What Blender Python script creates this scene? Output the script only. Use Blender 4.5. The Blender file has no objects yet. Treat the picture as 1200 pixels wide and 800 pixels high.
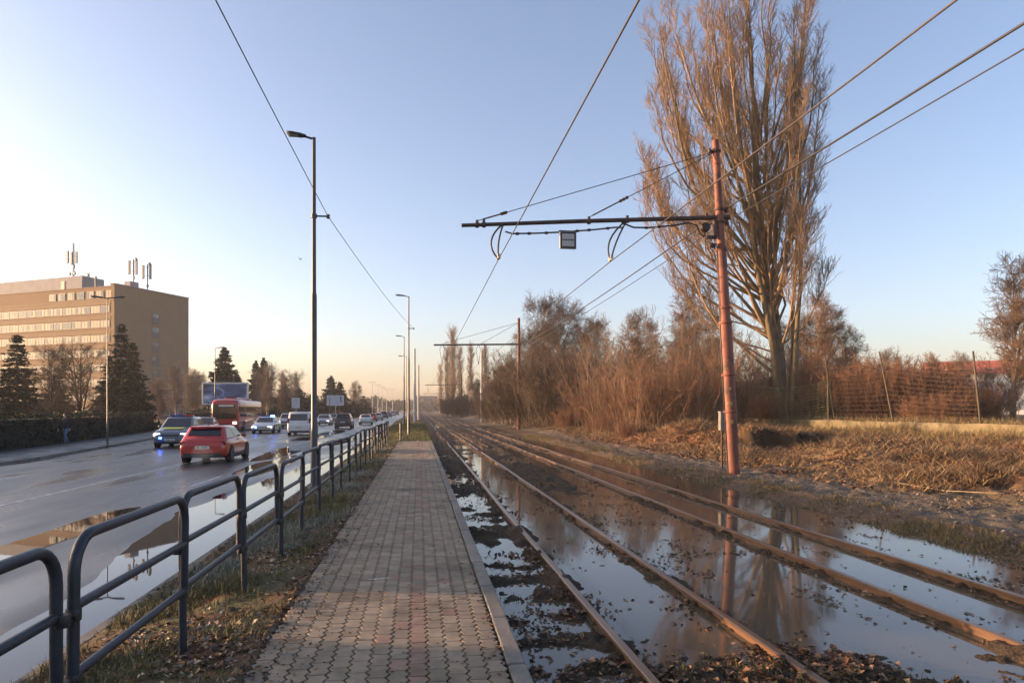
import bpy, math, random
import numpy as np
from mathutils import Vector, Matrix
PI = math.pi
R = math.radians
random.seed(7)
rng = np.random.default_rng(11)
S = bpy.context.scene
C = S.collection

# ------------------------------------------------------------------ camera frame
CAMZ = 1.75            # eye height above the rail tops (z = 0)
YAW = math.atan(109 / 800)
FPX = 800.0
HOR = 480.0
cT, sT = math.cos(YAW), math.sin(YAW)


def PD(px, d):
    """plan position of a point seen in column px of the 1200 wide photo at depth d"""
    c = (px - 600) / FPX
    return d * (sT + c * cT), d * (cT - c * sT)


def ZD(py, d):
    return CAMZ + d * (HOR - py) / FPX


def PZ(px, py, z):
    d = (CAMZ - z) * FPX / (py - HOR)
    return PD(px, d) + (d,)


cam = bpy.data.cameras.new('camera')
cam.sensor_width = 36
cam.lens = 24.0
cam.shift_y = (HOR - 400) / 1200
cam.clip_end = 6000
cam.clip_start = 0.05
camo = bpy.data.objects.new('camera', cam)
C.objects.link(camo)
camo.location = (0, 0, CAMZ)
camo.rotation_euler = (PI / 2, 0, -YAW)
S.camera = camo

# ------------------------------------------------------------------ light
SUN_EL = R(6.5)
SDIR = Vector((math.sin(R(284)), math.cos(R(284)), 0)).normalized()      # plan direction towards the sun
w = bpy.data.worlds.new('World')
S.world = w
w.use_nodes = True
nt = w.node_tree
sky = nt.nodes.new('ShaderNodeTexSky')
sky.sky_type = 'NISHITA'
sky.sun_disc = False
sky.sun_elevation = SUN_EL
sky.sun_rotation = math.atan2(SDIR.x, SDIR.y)
sky.altitude = 150
sky.air_density = 0.75
sky.dust_density = 3.0
sky.ozone_density = 1.0
bg = nt.nodes['Background']
bg.inputs['Strength'].default_value = 0.15
wbm = nt.nodes.new('ShaderNodeMix')      # camera white balance on the sky light
wbm.data_type = 'RGBA'
wbm.blend_type = 'MULTIPLY'
wbm.inputs[0].default_value = 1
wbm.inputs[7].default_value = (1.03, .985, 1.055, 1)
nt.links.new(sky.outputs[0], wbm.inputs[6])
nt.links.new(wbm.outputs[2], bg.inputs['Color'])
sl = bpy.data.lights.new('sun', 'SUN')
sl.energy = 4.8
sl.angle = R(0.5)
sl.color = (1.0, 0.60, 0.33)
so = bpy.data.objects.new('sun', sl)
C.objects.link(so)
sv = Vector((SDIR.x * math.cos(SUN_EL), SDIR.y * math.cos(SUN_EL), math.sin(SUN_EL)))
so.rotation_euler = sv.to_track_quat('Z', 'Y').to_euler()
so.location = (-60, -20, 40)
S.view_settings.view_transform = 'Standard'
S.view_settings.look = 'None'
S.view_settings.exposure = 1.60
S.view_settings.gamma = 1
S.view_settings.use_curve_mapping = False
S.cycles.use_denoising = True
S.cycles.max_bounces = 6
S.cycles.transparent_max_bounces = 6
S.cycles.caustics_reflective = False
S.cycles.caustics_refractive = False
S.cycles.sample_clamp_indirect = 6

# ------------------------------------------------------------------ materials
_M = {}


def mat(name, c1, c2=None, scale=8.0, rough=0.7, bump=0.0, bscale=None, metal=0.0, spec=0.5,
        emit=None, estr=0.0, detail=4.0, r2=None, stretch=None, coat=0.0, attr=None, island=0.0):
    if name in _M:
        return _M[name]
    m = bpy.data.materials.new(name)
    m.use_nodes = True
    t = m.node_tree
    p = t.nodes['Principled BSDF']
    p.inputs['Roughness'].default_value = rough
    p.inputs['Metallic'].default_value = metal
    p.inputs['Specular IOR Level'].default_value = spec
    p.inputs['Coat Weight'].default_value = coat
    p.inputs['Coat Roughness'].default_value = 0.06
    tc = t.nodes.new('ShaderNodeTexCoord')
    vec = tc.outputs['Object']
    if stretch:
        mp = t.nodes.new('ShaderNodeMapping')
        mp.inputs['Scale'].default_value = stretch
        t.links.new(vec, mp.inputs['Vector'])
        vec = mp.outputs['Vector']
    c2 = c2 or tuple(0.8 * v for v in c1)
    n = t.nodes.new('ShaderNodeTexNoise')
    n.inputs['Scale'].default_value = scale
    n.inputs['Detail'].default_value = detail
    t.links.new(vec, n.inputs['Vector'])
    r = t.nodes.new('ShaderNodeValToRGB')
    r.color_ramp.elements[0].position = 0.32
    r.color_ramp.elements[1].position = 0.68
    r.color_ramp.elements[0].color = (*c1, 1)
    r.color_ramp.elements[1].color = (*c2, 1)
    t.links.new(n.outputs['Fac'], r.inputs['Fac'])
    col = r.outputs['Color']
    if attr:
        a = t.nodes.new('ShaderNodeAttribute')
        a.attribute_name = attr
        mx = t.nodes.new('ShaderNodeMix')
        mx.data_type = 'RGBA'
        mx.blend_type = 'MULTIPLY'
        mx.inputs[0].default_value = 1
        t.links.new(col, mx.inputs[6])
        t.links.new(a.outputs['Color'], mx.inputs[7])
        col = mx.outputs[2]
    if island:
        g = t.nodes.new('ShaderNodeNewGeometry')
        hs = t.nodes.new('ShaderNodeHueSaturation')
        mr = t.nodes.new('ShaderNodeMapRange')
        mr.inputs['To Min'].default_value = 1 - island
        mr.inputs['To Max'].default_value = 1 + island
        t.links.new(g.outputs['Random Per Island'], mr.inputs['Value'])
        t.links.new(mr.outputs[0], hs.inputs['Value'])
        t.links.new(col, hs.inputs['Color'])
        col = hs.outputs['Color']
    t.links.new(col, p.inputs['Base Color'])
    if r2 is not None:
        mr = t.nodes.new('ShaderNodeMapRange')
        mr.inputs['From Min'].default_value = 0.35
        mr.inputs['From Max'].default_value = 0.65
        mr.inputs['To Min'].default_value = rough
        mr.inputs['To Max'].default_value = r2
        t.links.new(n.outputs['Fac'], mr.inputs['Value'])
        t.links.new(mr.outputs[0], p.inputs['Roughness'])
    if bump:
        n2 = t.nodes.new('ShaderNodeTexNoise')
        n2.inputs['Scale'].default_value = bscale or scale * 3
        n2.inputs['Detail'].default_value = 6
        t.links.new(vec, n2.inputs['Vector'])
        b = t.nodes.new('ShaderNodeBump')
        b.inputs['Strength'].default_value = bump
        b.inputs['Distance'].default_value = 0.02
        t.links.new(n2.outputs['Fac'], b.inputs['Height'])
        t.links.new(b.outputs['Normal'], p.inputs['Normal'])
    if emit:
        p.inputs['Emission Color'].default_value = (*emit, 1)
        p.inputs['Emission Strength'].default_value = estr
    _M[name] = m
    return m


def spots(m, col, scale, lo, hi, rough=None):
    """wear: patches of another colour laid over a material's base colour"""
    t = m.node_tree
    p = t.nodes['Principled BSDF']
    src = p.inputs['Base Color'].links[0].from_socket
    tc = t.nodes.new('ShaderNodeTexCoord')
    n = t.nodes.new('ShaderNodeTexNoise')
    n.inputs['Scale'].default_value = scale
    n.inputs['Detail'].default_value = 9
    n.inputs['Roughness'].default_value = .65
    t.links.new(tc.outputs['Object'], n.inputs['Vector'])
    mr = t.nodes.new('ShaderNodeMapRange')
    mr.inputs['From Min'].default_value = lo
    mr.inputs['From Max'].default_value = hi
    t.links.new(n.outputs['Fac'], mr.inputs['Value'])
    mx = t.nodes.new('ShaderNodeMix')
    mx.data_type = 'RGBA'
    t.links.new(mr.outputs[0], mx.inputs[0])
    t.links.new(src, mx.inputs[6])
    mx.inputs[7].default_value = (*col, 1)
    t.links.new(mx.outputs[2], p.inputs['Base Color'])
    return m


# ------------------------------------------------------------------ mesh builders
def arr_mesh(name, V, F, mats, smooth=False, midx=None):
    """V (n,3); F list of (m,k) int arrays"""
    me = bpy.data.meshes.new(name)
    V = np.asarray(V, dtype=np.float32)
    if not isinstance(F, (list, tuple)):
        F = [F]
    F = [np.asarray(f, dtype=np.int32) for f in F if len(f)]
    me.vertices.add(len(V))
    me.vertices.foreach_set('co', V.ravel())
    loops = np.concatenate([f.ravel() for f in F])
    tot = np.concatenate([np.full(len(f), f.shape[1], dtype=np.int32) for f in F])
    start = np.concatenate([[0], np.cumsum(tot)[:-1]]).astype(np.int32)
    me.loops.add(len(loops))
    me.loops.foreach_set('vertex_index', loops)
    me.polygons.add(len(tot))
    me.polygons.foreach_set('loop_start', start)
    me.polygons.foreach_set('use_smooth', np.full(len(tot), bool(smooth)))
    for m in (mats if isinstance(mats, (list, tuple)) else [mats]):
        me.materials.append(m)
    if midx is not None:
        me.polygons.foreach_set('material_index', np.asarray(midx, dtype=np.int32))
    me.update(calc_edges=True)
    me.validate()
    return me


def link(name, me, parent=None, loc=None):
    o = bpy.data.objects.new(name, me)
    C.objects.link(o)
    if parent is not None:
        o.parent = parent
    if loc is not None:
        o.location = loc
    return o


def tag(o, label=None, cat=None, group=None, kind=None):
    if label:
        o['label'] = label
    if cat:
        o['category'] = cat
    if group:
        o['group'] = group
    if kind:
        o['kind'] = kind
    return o


def empty(name, loc=(0, 0, 0), rz=0.0, label=None, cat=None, group=None):
    o = bpy.data.objects.new(name, None)
    o.empty_display_size = 0.2
    C.objects.link(o)
    o.location = loc
    o.rotation_euler = (0, 0, rz)
    return tag(o, label, cat, group)


def copy_tree(o, parent=None):
    c = o.copy()
    C.objects.link(c)
    c.parent = parent
    for ch in list(o.children):
        copy_tree(ch, c)
    return c


def plain_copy(o, loc, rz, label, group=None, sc=1.0, sz=None):
    c = copy_tree(o)
    c.location = loc
    c.rotation_euler = (0, 0, rz)
    c.scale = (sc, sc, sz or sc)
    c['label'] = label
    if group:
        c['group'] = group
    elif 'group' in c:
        del c['group']
    return c


class MB:
    def __init__(s):
        s.v, s.f, s.m, s.sm = [], [], [], []
        s.cur = 0
        s.smooth = False

    def add(s, vs, fs, smooth=None):
        b = len(s.v)
        s.v += [tuple(v) for v in vs]
        for f in fs:
            s.f.append([b + i for i in f])
            s.m.append(s.cur)
            s.sm.append(s.smooth if smooth is None else smooth)

    def box(s, x0, x1, y0, y1, z0, z1, mtx=None, bev=0.0):
        if bev:
            return s.bbox(x0, x1, y0, y1, z0, z1, bev, mtx)
        vs = [Vector(p) for p in [(x0, y0, z0), (x1, y0, z0), (x1, y1, z0), (x0, y1, z0), (x0, y0, z1), (x1, y0, z1), (x1, y1, z1), (x0, y1, z1)]]
        if mtx is not None:
            vs = [mtx @ v for v in vs]
        s.add(vs, [(0, 3, 2, 1), (4, 5, 6, 7), (0, 1, 5, 4), (1, 2, 6, 5), (2, 3, 7, 6), (3, 0, 4, 7)], False)

    def bbox(s, x0, x1, y0, y1, z0, z1, b, mtx=None):
        """box with chamfered edges"""
        hx, hy, hz = (x1 - x0) / 2, (y1 - y0) / 2, (z1 - z0) / 2
        c = Vector(((x0 + x1) / 2, (y0 + y1) / 2, (z0 + z1) / 2))
        b = min(b, hx * .9, hy * .9, hz * .9)
        rings = []
        for z, i in ((-hz, b), (-hz + b, 0), (hz - b, 0), (hz, b)):
            ax, ay = hx - i, hy - i
            k = b * 0.999
            ring = [(-ax + k, -ay), (ax - k, -ay), (ax, -ay + k), (ax, ay - k), (ax - k, ay), (-ax + k, ay), (-ax, ay - k), (-ax, -ay + k)]
            rings.append([c + Vector((px, py, z)) for px, py in ring])
        if mtx is not None:
            rings = [[mtx @ v for v in r] for r in rings]
        s.loft(rings, True, False)

    def loft(s, rings, caps=True, smooth=True):
        n = len(rings[0])
        vs = [v for r in rings for v in r]
        fs = []
        for i in range(len(rings) - 1):
            for j in range(n):
                k = (j + 1) % n
                fs.append((i * n + j, i * n + k, (i + 1) * n + k, (i + 1) * n + j))
        s.add(vs, fs, smooth)
        if caps:
            s.add(rings[0], [tuple(range(n))[::-1]], False)
            s.add(rings[-1], [tuple(range(n))], False)

    def tube(s, pts, rad, n=8, caps=True, smooth=True):
        pts = [Vector(p) for p in pts]
        if not isinstance(rad, (list, tuple)):
            rad = [rad] * len(pts)
        T = []
        for i in range(len(pts)):
            a = pts[max(i - 1, 0)]
            b = pts[min(i + 1, len(pts) - 1)]
            T.append((b - a).normalized())
        ref = Vector((0, 0, 1)) if abs(T[0].z) < .9 else Vector((1, 0, 0))
        u = T[0].cross(ref).normalized()
        rings = []
        for i, p in enumerate(pts):
            u = (u - T[i] * u.dot(T[i])).normalized()
            v = T[i].cross(u)
            rings.append([p + (u * math.cos(2 * PI * k / n) + v * math.sin(2 * PI * k / n)) * rad[i] for k in range(n)])
        s.loft(rings, caps, smooth)

    def lathe(s, prof, n=12, mtx=None, caps=True, smooth=True):
        rings = []
        for r, z in prof:
            ring = [Vector((r * math.cos(2 * PI * k / n), r * math.sin(2 * PI * k / n), z)) for k in range(n)]
            rings.append([mtx @ v for v in ring] if mtx is not None else ring)
        s.loft(rings, caps, smooth)

    def quad(s, a, b, c, d):
        s.add([a, b, c, d], [(0, 1, 2, 3)], False)

    def slab(s, poly, n, th):
        """polygon (3-D, planar) given thickness th along n"""
        n = Vector(n).normalized() * th
        a = [Vector(p) for p in poly]
        k = len(a)
        s.add(a + [p + n for p in a], [tuple(range(k))[::-1], tuple(range(k, 2 * k))] + [(i, (i + 1) % k, k + (i + 1) % k, k + i) for i in range(k)], False)

    def mesh(s, name, mats):
        me = bpy.data.meshes.new(name)
        me.from_pydata(s.v, [], s.f)
        for m in (mats if isinstance(mats, (list, tuple)) else [mats]):
            me.materials.append(m)
        me.polygons.foreach_set('material_index', s.m)
        me.polygons.foreach_set('use_smooth', s.sm)
        me.update()
        return me

    def build(s, name, mats, parent=None, loc=None):
        return link(name, s.mesh(name, mats), parent, loc)


class Tubes:
    """many thin tapered tubes in one mesh, vectorised"""
    def __init__(s):
        s.V, s.F, s.n = [], [], 0

    def add(s, P, Rd, sides=3):
        P = np.asarray(P, float)
        Rd = np.asarray(Rd, float)
        if P.ndim == 2:
            P, Rd = P[None], Rd[None]
        m, k, _ = P.shape
        T = np.gradient(P, axis=1)
        T /= np.linalg.norm(T, axis=2, keepdims=True) + 1e-9
        ref = np.where(np.abs(T[:, :1, 2:3]) < .8, np.array([0, 0, 1.0]), np.array([1.0, 0, 0]))
        U = np.cross(T, np.broadcast_to(ref, T.shape))
        U /= np.linalg.norm(U, axis=2, keepdims=True) + 1e-9
        W = np.cross(T, U)
        a = np.arange(sides) * 2 * PI / sides
        ring = U[:, :, None, :] * np.cos(a)[None, None, :, None] + W[:, :, None, :] * np.sin(a)[None, None, :, None]
        V = P[:, :, None, :] + ring * Rd[:, :, None, None]
        idx = np.arange(m * k * sides).reshape(m, k, sides) + s.n
        A = idx[:, :-1, :]
        B = np.roll(idx, -1, 2)[:, :-1, :]
        Cc = np.roll(idx, -1, 2)[:, 1:, :]
        D = idx[:, 1:, :]
        s.F.append(np.stack([A, B, Cc, D], -1).reshape(-1, 4))
        s.V.append(V.reshape(-1, 3))
        s.n += m * k * sides

    def mesh(s, name, m, smooth=True):
        return arr_mesh(name, np.concatenate(s.V), [np.concatenate(s.F)], m, smooth)


# ------------------------------------------------------------------ noise
def vnoise(x, y, seed=0):
    xi = np.floor(x).astype(np.int64)
    yi = np.floor(y).astype(np.int64)
    xf, yf = x - xi, y - yi
    xf = xf * xf * (3 - 2 * xf)
    yf = yf * yf * (3 - 2 * yf)

    def h(a, b):
        q = (a * 374761393 + b * 668265263 + seed * 974711) & 0x7fffffff
        q = ((q ^ (q >> 13)) * 1274126177) & 0x7fffffff
        return ((q ^ (q >> 16)) & 0xffff) / 65535.0
    a, b = h(xi, yi), h(xi + 1, yi)
    c, d = h(xi, yi + 1), h(xi + 1, yi + 1)
    return (a * (1 - xf) + b * xf) * (1 - yf) + (c * (1 - xf) + d * xf) * yf


def fbm(x, y, seed=0, o=4):
    s, a, t = 0, 1.0, 0
    for i in range(o):
        s = s + a * vnoise(x * 2 ** i + 17.3 * i, y * 2 ** i - 9.1 * i, seed + i)
        t += a
        a *= .5
    return s / t


def sst(a, b, x):
    t = np.clip((x - a) / (b - a), 0, 1)
    return t * t * (3 - 2 * t)


# ------------------------------------------------------------------ layout numbers
RAILS = (1.50, 2.59, 4.50, 5.62)
PLAT_Z = 0.10
PLAT_END = 36.5
ROAD_Z = -0.35
WATER_Z = -0.080
FENX = -1.62


def left_kerb(y):
    return np.interp(y, [-60, 30, 47, 70, 600], [-15.6, -15.6, -18.0, -21.6, -21.6])


def right_kerb(y):
    return np.interp(y, [-60, 40, 130, 600], [-2.95, -2.95, -4.2, -6.0])


def dug(x, y):
    """the dug-out scar in the bank: floor mask and lip mask"""
    xr, d = x * cT - y * sT, x * sT + y * cT
    q = (fbm(xr * 1.6, d * 0 + .7, 95, 3) - .5) * 1.5 + (fbm(xr * 4, d * 3, 96, 2) - .5) * .5
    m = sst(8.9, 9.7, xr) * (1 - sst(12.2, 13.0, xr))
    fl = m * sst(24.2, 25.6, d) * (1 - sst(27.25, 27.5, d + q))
    lip = sst(8.6, 9.8, xr) * (1 - sst(12.4, 13.6, xr)) * sst(27.30, 27.55, d + q) * (1 - sst(29.2, 31, d))
    return fl, lip


def terr(x, y):
    x = np.asarray(x, float)
    y = np.asarray(y, float)
    x, y = np.broadcast_arrays(x, y)
    n1 = fbm(x * .9, y * .9, 3)
    n2 = fbm(x * 4.0, y * 4.0, 5, 4)
    n3 = fbm(x * 11.0, y * 11.0, 8, 3)
    rk = right_kerb(y)
    lk = left_kerb(y)
    # verge
    verge = np.interp(x, [-2.95, -1.8, -1.15], [-.26, .03, .085]) + (n2 - .5) * .05 + (n3 - .5) * .03
    verge = np.where(x < -2.95, -.45, verge)
    edge = .105 + (n2 - .5) * .12 + (n3 - .5) * .05 - (x + 1.12) * .45
    plat = np.maximum(np.where(x < -.6, edge, 0.02), 0.02)
    after = sst(PLAT_END, PLAT_END + 1.0, y)
    gr = .10 + (n2 - .5) * .08 - .12 * sst(.3, 1.1, x)
    zv = np.where(x < -1.12, verge, np.where(x < .69, plat * (1 - after) + gr * after, 0))
    far_v = np.interp(x - rk, [0, .8, 2], [-.26, .0, .10]) + (n2 - .5) * .06
    zv = np.where((y > 39) & (x < .69), np.where(x < .0, far_v * sst(39, 45, y) + zv * (1 - sst(39, 45, y)), zv), zv)
    zv = np.where(x < rk, -.45, zv)
    # track bed
    dr = np.min(np.abs(x[..., None] - np.array(RAILS)), axis=-1)
    bed = -.125 + (n1 - .5) * .13 + (n2 - .5) * .13 + (n3 - .5) * .085
    bed = bed + .050 * np.exp(-(dr / .17) ** 2) * (.25 + 1.5 * vnoise(x * .0 + 3 + np.round(x), y * .45, 21))
    slp = np.cos(2 * PI * y / .66)
    side = sst(.66, .8, x) * (1 - sst(1.30, 1.5, x))
    bed = bed + side * (.030 * slp + .028)
    inner = sst(1.55, 1.75, x) * (1 - sst(2.35, 2.55, x))
    bed = bed - inner * .018 + inner * .055 * sst(6.0, 4.2, y)
    mid = sst(2.7, 2.9, x) * (1 - sst(4.2, 4.4, x))
    bed = bed - mid * .022 + mid * .10 * sst(11, 19, y) * (x < 3.7)
    bed = bed - sst(4.6, 4.75, x) * .02
    bed = bed + .085 * sst(17, 44, y)
    bed = bed + .06 * np.exp(-((y - 4.4) / .5) ** 2 - ((x - 3.0) / .33) ** 2) * 1.3
    # right bank
    lump = (fbm(x * .55, y * .55, 31) - .5)
    rb = np.interp(x, [6.1, 6.9, 7.25, 7.8, 8.5, 10, 11.4, 13.2, 16, 20, 20.9], [-.17, -.15, -.05, .04, .0, .0, .08, .34, .62, .66, .70])
    rb = rb + lump * .75 * sst(9.6, 13, x) + (n2 - .5) * .10 + (n3 - .5) * .04
    # hollow under the lip of the bank
    fl, lip = dug(x, y)
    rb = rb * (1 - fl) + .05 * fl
    rb = np.where(lip > .01, np.maximum(rb, lip * (.74 + (n2 - .5) * .25)), rb)
    rb = rb + (fbm(x * 1.7, y * 1.7, 33) - .5) * .34 * sst(9.8, 12, x)
    rb = rb + (n2 - .5) * .05 * sst(7.6, 8.6, x)
    # leaf heap below the thicket
    rb = rb + .75 * np.exp(-((x - 12.6) / 1.9) ** 2 - ((y - 31) / 4.5) ** 2)
    up = np.interp(x, [6.1, 6.5, 7.2, 8.6, 12, 16, 30], [-.13, 0, .05, .1, .75, 1.1, 1.15]) + lump * .3 * sst(8, 11, x) + (n2 - .5) * .08
    bl = sst(40, 50, y)
    rb = rb * (1 - bl) + up * bl
    back = 1.10 + (n1 - .5) * .12
    rb = np.where(x > 21.05, back, rb)
    z = np.where(x < .69, zv, np.where(x < 6.1, bed, rb))
    k = sst(5.9, 6.3, x)
    z = np.where((x > 5.9) & (x < 6.3), bed * (1 - k) + rb * k, z)
    z = np.where(x < lk - 3.4, -.30 + (n1 - .5) * .08, z)
    z = np.where(x < rk - 30, z, z)
    return z


def T1(x, y):
    return float(terr(np.array([x]), np.array([y]))[0])
# ------------------------------------------------------------------ ground sheet
def lin(a, b, n):
    return np.linspace(a, b, n, endpoint=False)


gx = np.concatenate([lin(-950, -80, 14), lin(-80, -24, 24), lin(-24, -4, 40), lin(-4, -3.05, 6), lin(-3.05, -.62, 84), lin(-.62, .64, 10), lin(.64, 6.3, 200), lin(6.3, 14, 120), lin(14, 24, 96), lin(24, 60, 30), lin(60, 1250, 16), [1250]])
gy = np.concatenate([lin(-60, 1.4, 26), 1.4 * np.exp(lin(0, math.log(60 / 1.4), 470)), np.exp(lin(math.log(60), math.log(1320), 60)), [1320]])
GX, GY = np.meshgrid(gx, gy)
GZ = terr(GX, GY)


def colour_ground(x, y, z):
    n1 = fbm(x * .8, y * .8, 41)
    n2 = fbm(x * 3.2, y * 3.2, 43)
    n3 = fbm(x * 9, y * 9, 47, 3)
    mud = np.stack([.040 + .030 * n2, .029 + .020 * n2, .018 + .012 * n2], -1)
    grass = np.stack([.062 + .04 * n3, .062 + .035 * n3, .027 + .02 * n3], -1)
    straw = np.stack([.19 + .12 * n3, .135 + .09 * n3, .072 + .05 * n3], -1)
    soil = np.stack([.075 + .06 * n3, .050 + .04 * n3, .030 + .024 * n3], -1)
    grit = np.stack([.085 + .10 * n3, .070 + .082 * n3, .052 + .062 * n3], -1)
    leafm = np.stack([.10 + .10 * n3, .056 + .05 * n3, .028 + .025 * n3], -1)

    def mix(a, b, k):
        return a + (b - a) * np.clip(k, 0, 1)[..., None]
    c = np.broadcast_to(grass, grass.shape).copy()
    # verge: grass with leaf and soil patches
    v = mix(grass, leafm * .7, sst(.5, .62, n2))
    v = mix(v, soil, sst(-1.45, -1.1, x) * .9 + sst(-2.1, -2.7, x) * .5)
    c = np.where((x < .69)[..., None], v, c)
    bed = mix(mud, soil, sst(14, 40, y))
    c = np.where(((x >= .69) & (x < 6.3))[..., None], bed, c)
    b = mix(mix(mud, soil * 1.2, sst(6.9, 7.3, x)), grit, sst(7.9, 8.6, x + (n2 - .5) * 1.2))
    b = mix(b, straw * .75, sst(9.6, 11.2, x + (n1 - .5) * 3))
    b = mix(b, leafm, sst(.47, .6, n1) * sst(10, 12, x) * .9)
    b = mix(b, leafm * np.array([1.25, 1.0, .8]), np.exp(-((x - 12.6) / 2.6) ** 2 - ((y - 33) / 7) ** 2) * 1.5)
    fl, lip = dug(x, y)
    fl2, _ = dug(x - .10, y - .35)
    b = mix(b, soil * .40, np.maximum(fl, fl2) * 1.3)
    b = mix(b, soil * 1.2, sst(42, 52, y) * sst(8.5, 10, x))
    b = mix(b, straw * .6, sst(21.1, 22, x) * .7)
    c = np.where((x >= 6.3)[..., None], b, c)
    far = sst(60, 90, np.abs(x)) * 1.0
    c = mix(c, np.broadcast_to(np.array([.10, .085, .05]), c.shape), far)
    return c


nx, ny = len(gx), len(gy)
ii = np.arange(nx * ny).reshape(ny, nx)
gq = np.stack([ii[:-1, :-1], ii[:-1, 1:], ii[1:, 1:], ii[1:, :-1]], -1).reshape(-1, 4)


def set_tint(me, col):
    a = me.color_attributes.new('tint', 'FLOAT_COLOR', 'POINT')
    col = np.asarray(col, np.float32).reshape(-1, 3)
    a.data.foreach_set('color', np.concatenate([col, np.ones((len(col), 1), np.float32)], 1).ravel())


m_ground = mat('ground_soil', (.45, .45, .45), (1.45, 1.45, 1.45), scale=38, rough=.95, bump=.9, bscale=60, detail=8, attr='tint', spec=.25)
gme = arr_mesh('ground', np.stack([GX, GY, GZ], -1).reshape(-1, 3), gq, m_ground, True)
set_tint(gme, colour_ground(GX, GY, GZ))
tag(link('ground', gme), kind='structure')

# ------------------------------------------------------------------ road
m_road = mat('wet_asphalt', (.072, .064, .057), (.105, .093, .081), scale=.55, rough=.20, r2=.46, bump=.10, bscale=70, detail=8, stretch=(1.6, .32, 1), spec=.5)
ry = np.concatenate([lin(-60, 60, 60), np.linspace(60, 600, 40)])
L_, R_ = left_kerb(ry), right_kerb(ry)
fr = np.linspace(0, 1, 13)
rx = L_[:, None] + (R_ - L_)[:, None] * fr[None]
rz = ROAD_Z + .0 * rx
V = np.stack([rx, np.broadcast_to(ry[:, None], rx.shape), rz], -1).reshape(-1, 3)
i2 = np.arange(len(V)).reshape(rx.shape)
q = np.stack([i2[:-1, :-1], i2[:-1, 1:], i2[1:, 1:], i2[1:, :-1]], -1).reshape(-1, 4)
tag(link('road', arr_mesh('road', V, q, m_road, True)), kind='structure')

m_kerb = mat('kerb_concrete', (.12, .112, .095), (.20, .185, .160), scale=5, rough=.85, bump=.4, bscale=60, island=.15)
mb = MB()
for y in np.arange(-12, 120, 1.0):
    for fn, s, zt in ((right_kerb, 1, -.235), (left_kerb, -1, -.215)):
        xa, xb = float(fn(y)), float(fn(y + .988))
        j = random.uniform(-.006, .006)
        xa, xb = xa + s * .003 + j, xb + s * .003 + j
        wd = .13 * s
        a, b_ = sorted((xa, xa + wd))
        c_, d_ = sorted((xb, xb + wd))
        b = .014
        rings = []
        for z, i in ((-.5, 0), (zt - b, 0), (zt + j, b)):
            rings.append([Vector((a + i, y + i, z)), Vector((b_ - i, y + i, z)), Vector((d_ - i, y + .988 - i, z)), Vector((c_ + i, y + .988 - i, z))])
        mb.loft(rings, True, False)
tag(mb.build('road_kerb', m_kerb), kind='structure')

# pavement on the far side of the road
m_walk = mat('worn_footway', (.045, .043, .042), (.075, .072, .068), scale=1.2, rough=.6, bump=.3, bscale=40, r2=.35)
wy = np.linspace(-30, 300, 90)
V, n = [], 0
for y in wy:
    lk = float(left_kerb(y))
    V += [(lk - 3.3, y, -.215), (lk - .135, y, -.222)]
V = np.array(V)
k = np.arange(len(wy) - 1)
q = np.stack([2 * k, 2 * k + 1, 2 * k + 3, 2 * k + 2], -1)
tag(link('footway', arr_mesh('footway', V, q, m_walk)), kind='structure')

# painted lines, worn
m_paint = mat('worn_road_paint', (.10, .10, .10), (.60, .60, .58), scale=5, rough=.35, detail=8)
mb = MB()


def line(x, y0, y1, wd=.12):
    ys = np.linspace(y0, y1, max(2, int((y1 - y0) / 4) + 1))
    for a, b in zip(ys[:-1], ys[1:]):
        da = float(right_kerb(a)) + 2.95
        db = float(right_kerb(b)) + 2.95
        z = ROAD_Z + .004
        mb.quad((x + da - wd / 2, a, z), (x + da + wd / 2, a, z), (x + db + wd / 2, b, z), (x + db - wd / 2, b, z))


line(-9.1, -20, 38, .14)
line(-9.35, 38, 400, .14)
for y in np.arange(-8, 300, 9.0):
    line(-6.2, y + .5, y + 3.7)
    line(-12.5, y + 2, y + 5.0)
tag(mb.build('road_marking', m_paint), kind='structure')


# ------------------------------------------------------------------ water
def water_mat(name, col, rough, ior, bump):
    m = mat(name, col, tuple(.7 * v for v in col), scale=.8, rough=rough, bump=bump, bscale=3.5, spec=.5)
    m.node_tree.nodes['Principled BSDF'].inputs['IOR'].default_value = ior
    m.node_tree.nodes['Principled BSDF'].inputs['Specular IOR Level'].default_value = .5
    return m


m_water = water_mat('murky_water', (.110, .088, .062), .05, 1.42, .03)
m_rwater = water_mat('road_water', (.040, .037, .034), .015, 1.42, .008)
wx = np.linspace(.70, 7.6, 12)
wyy = np.concatenate([np.linspace(-12, 60, 30), np.linspace(70, 300, 12)])
WX, WY = np.meshgrid(wx, wyy)
i2 = np.arange(WX.size).reshape(WX.shape)
q = np.stack([i2[:-1, :-1], i2[:-1, 1:], i2[1:, 1:], i2[1:, :-1]], -1).reshape(-1, 4)
tag(link('standing_water', arr_mesh('standing_water', np.stack([WX, WY, np.full_like(WX, WATER_Z)], -1).reshape(-1, 3), q, m_water)), kind='structure')

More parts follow.
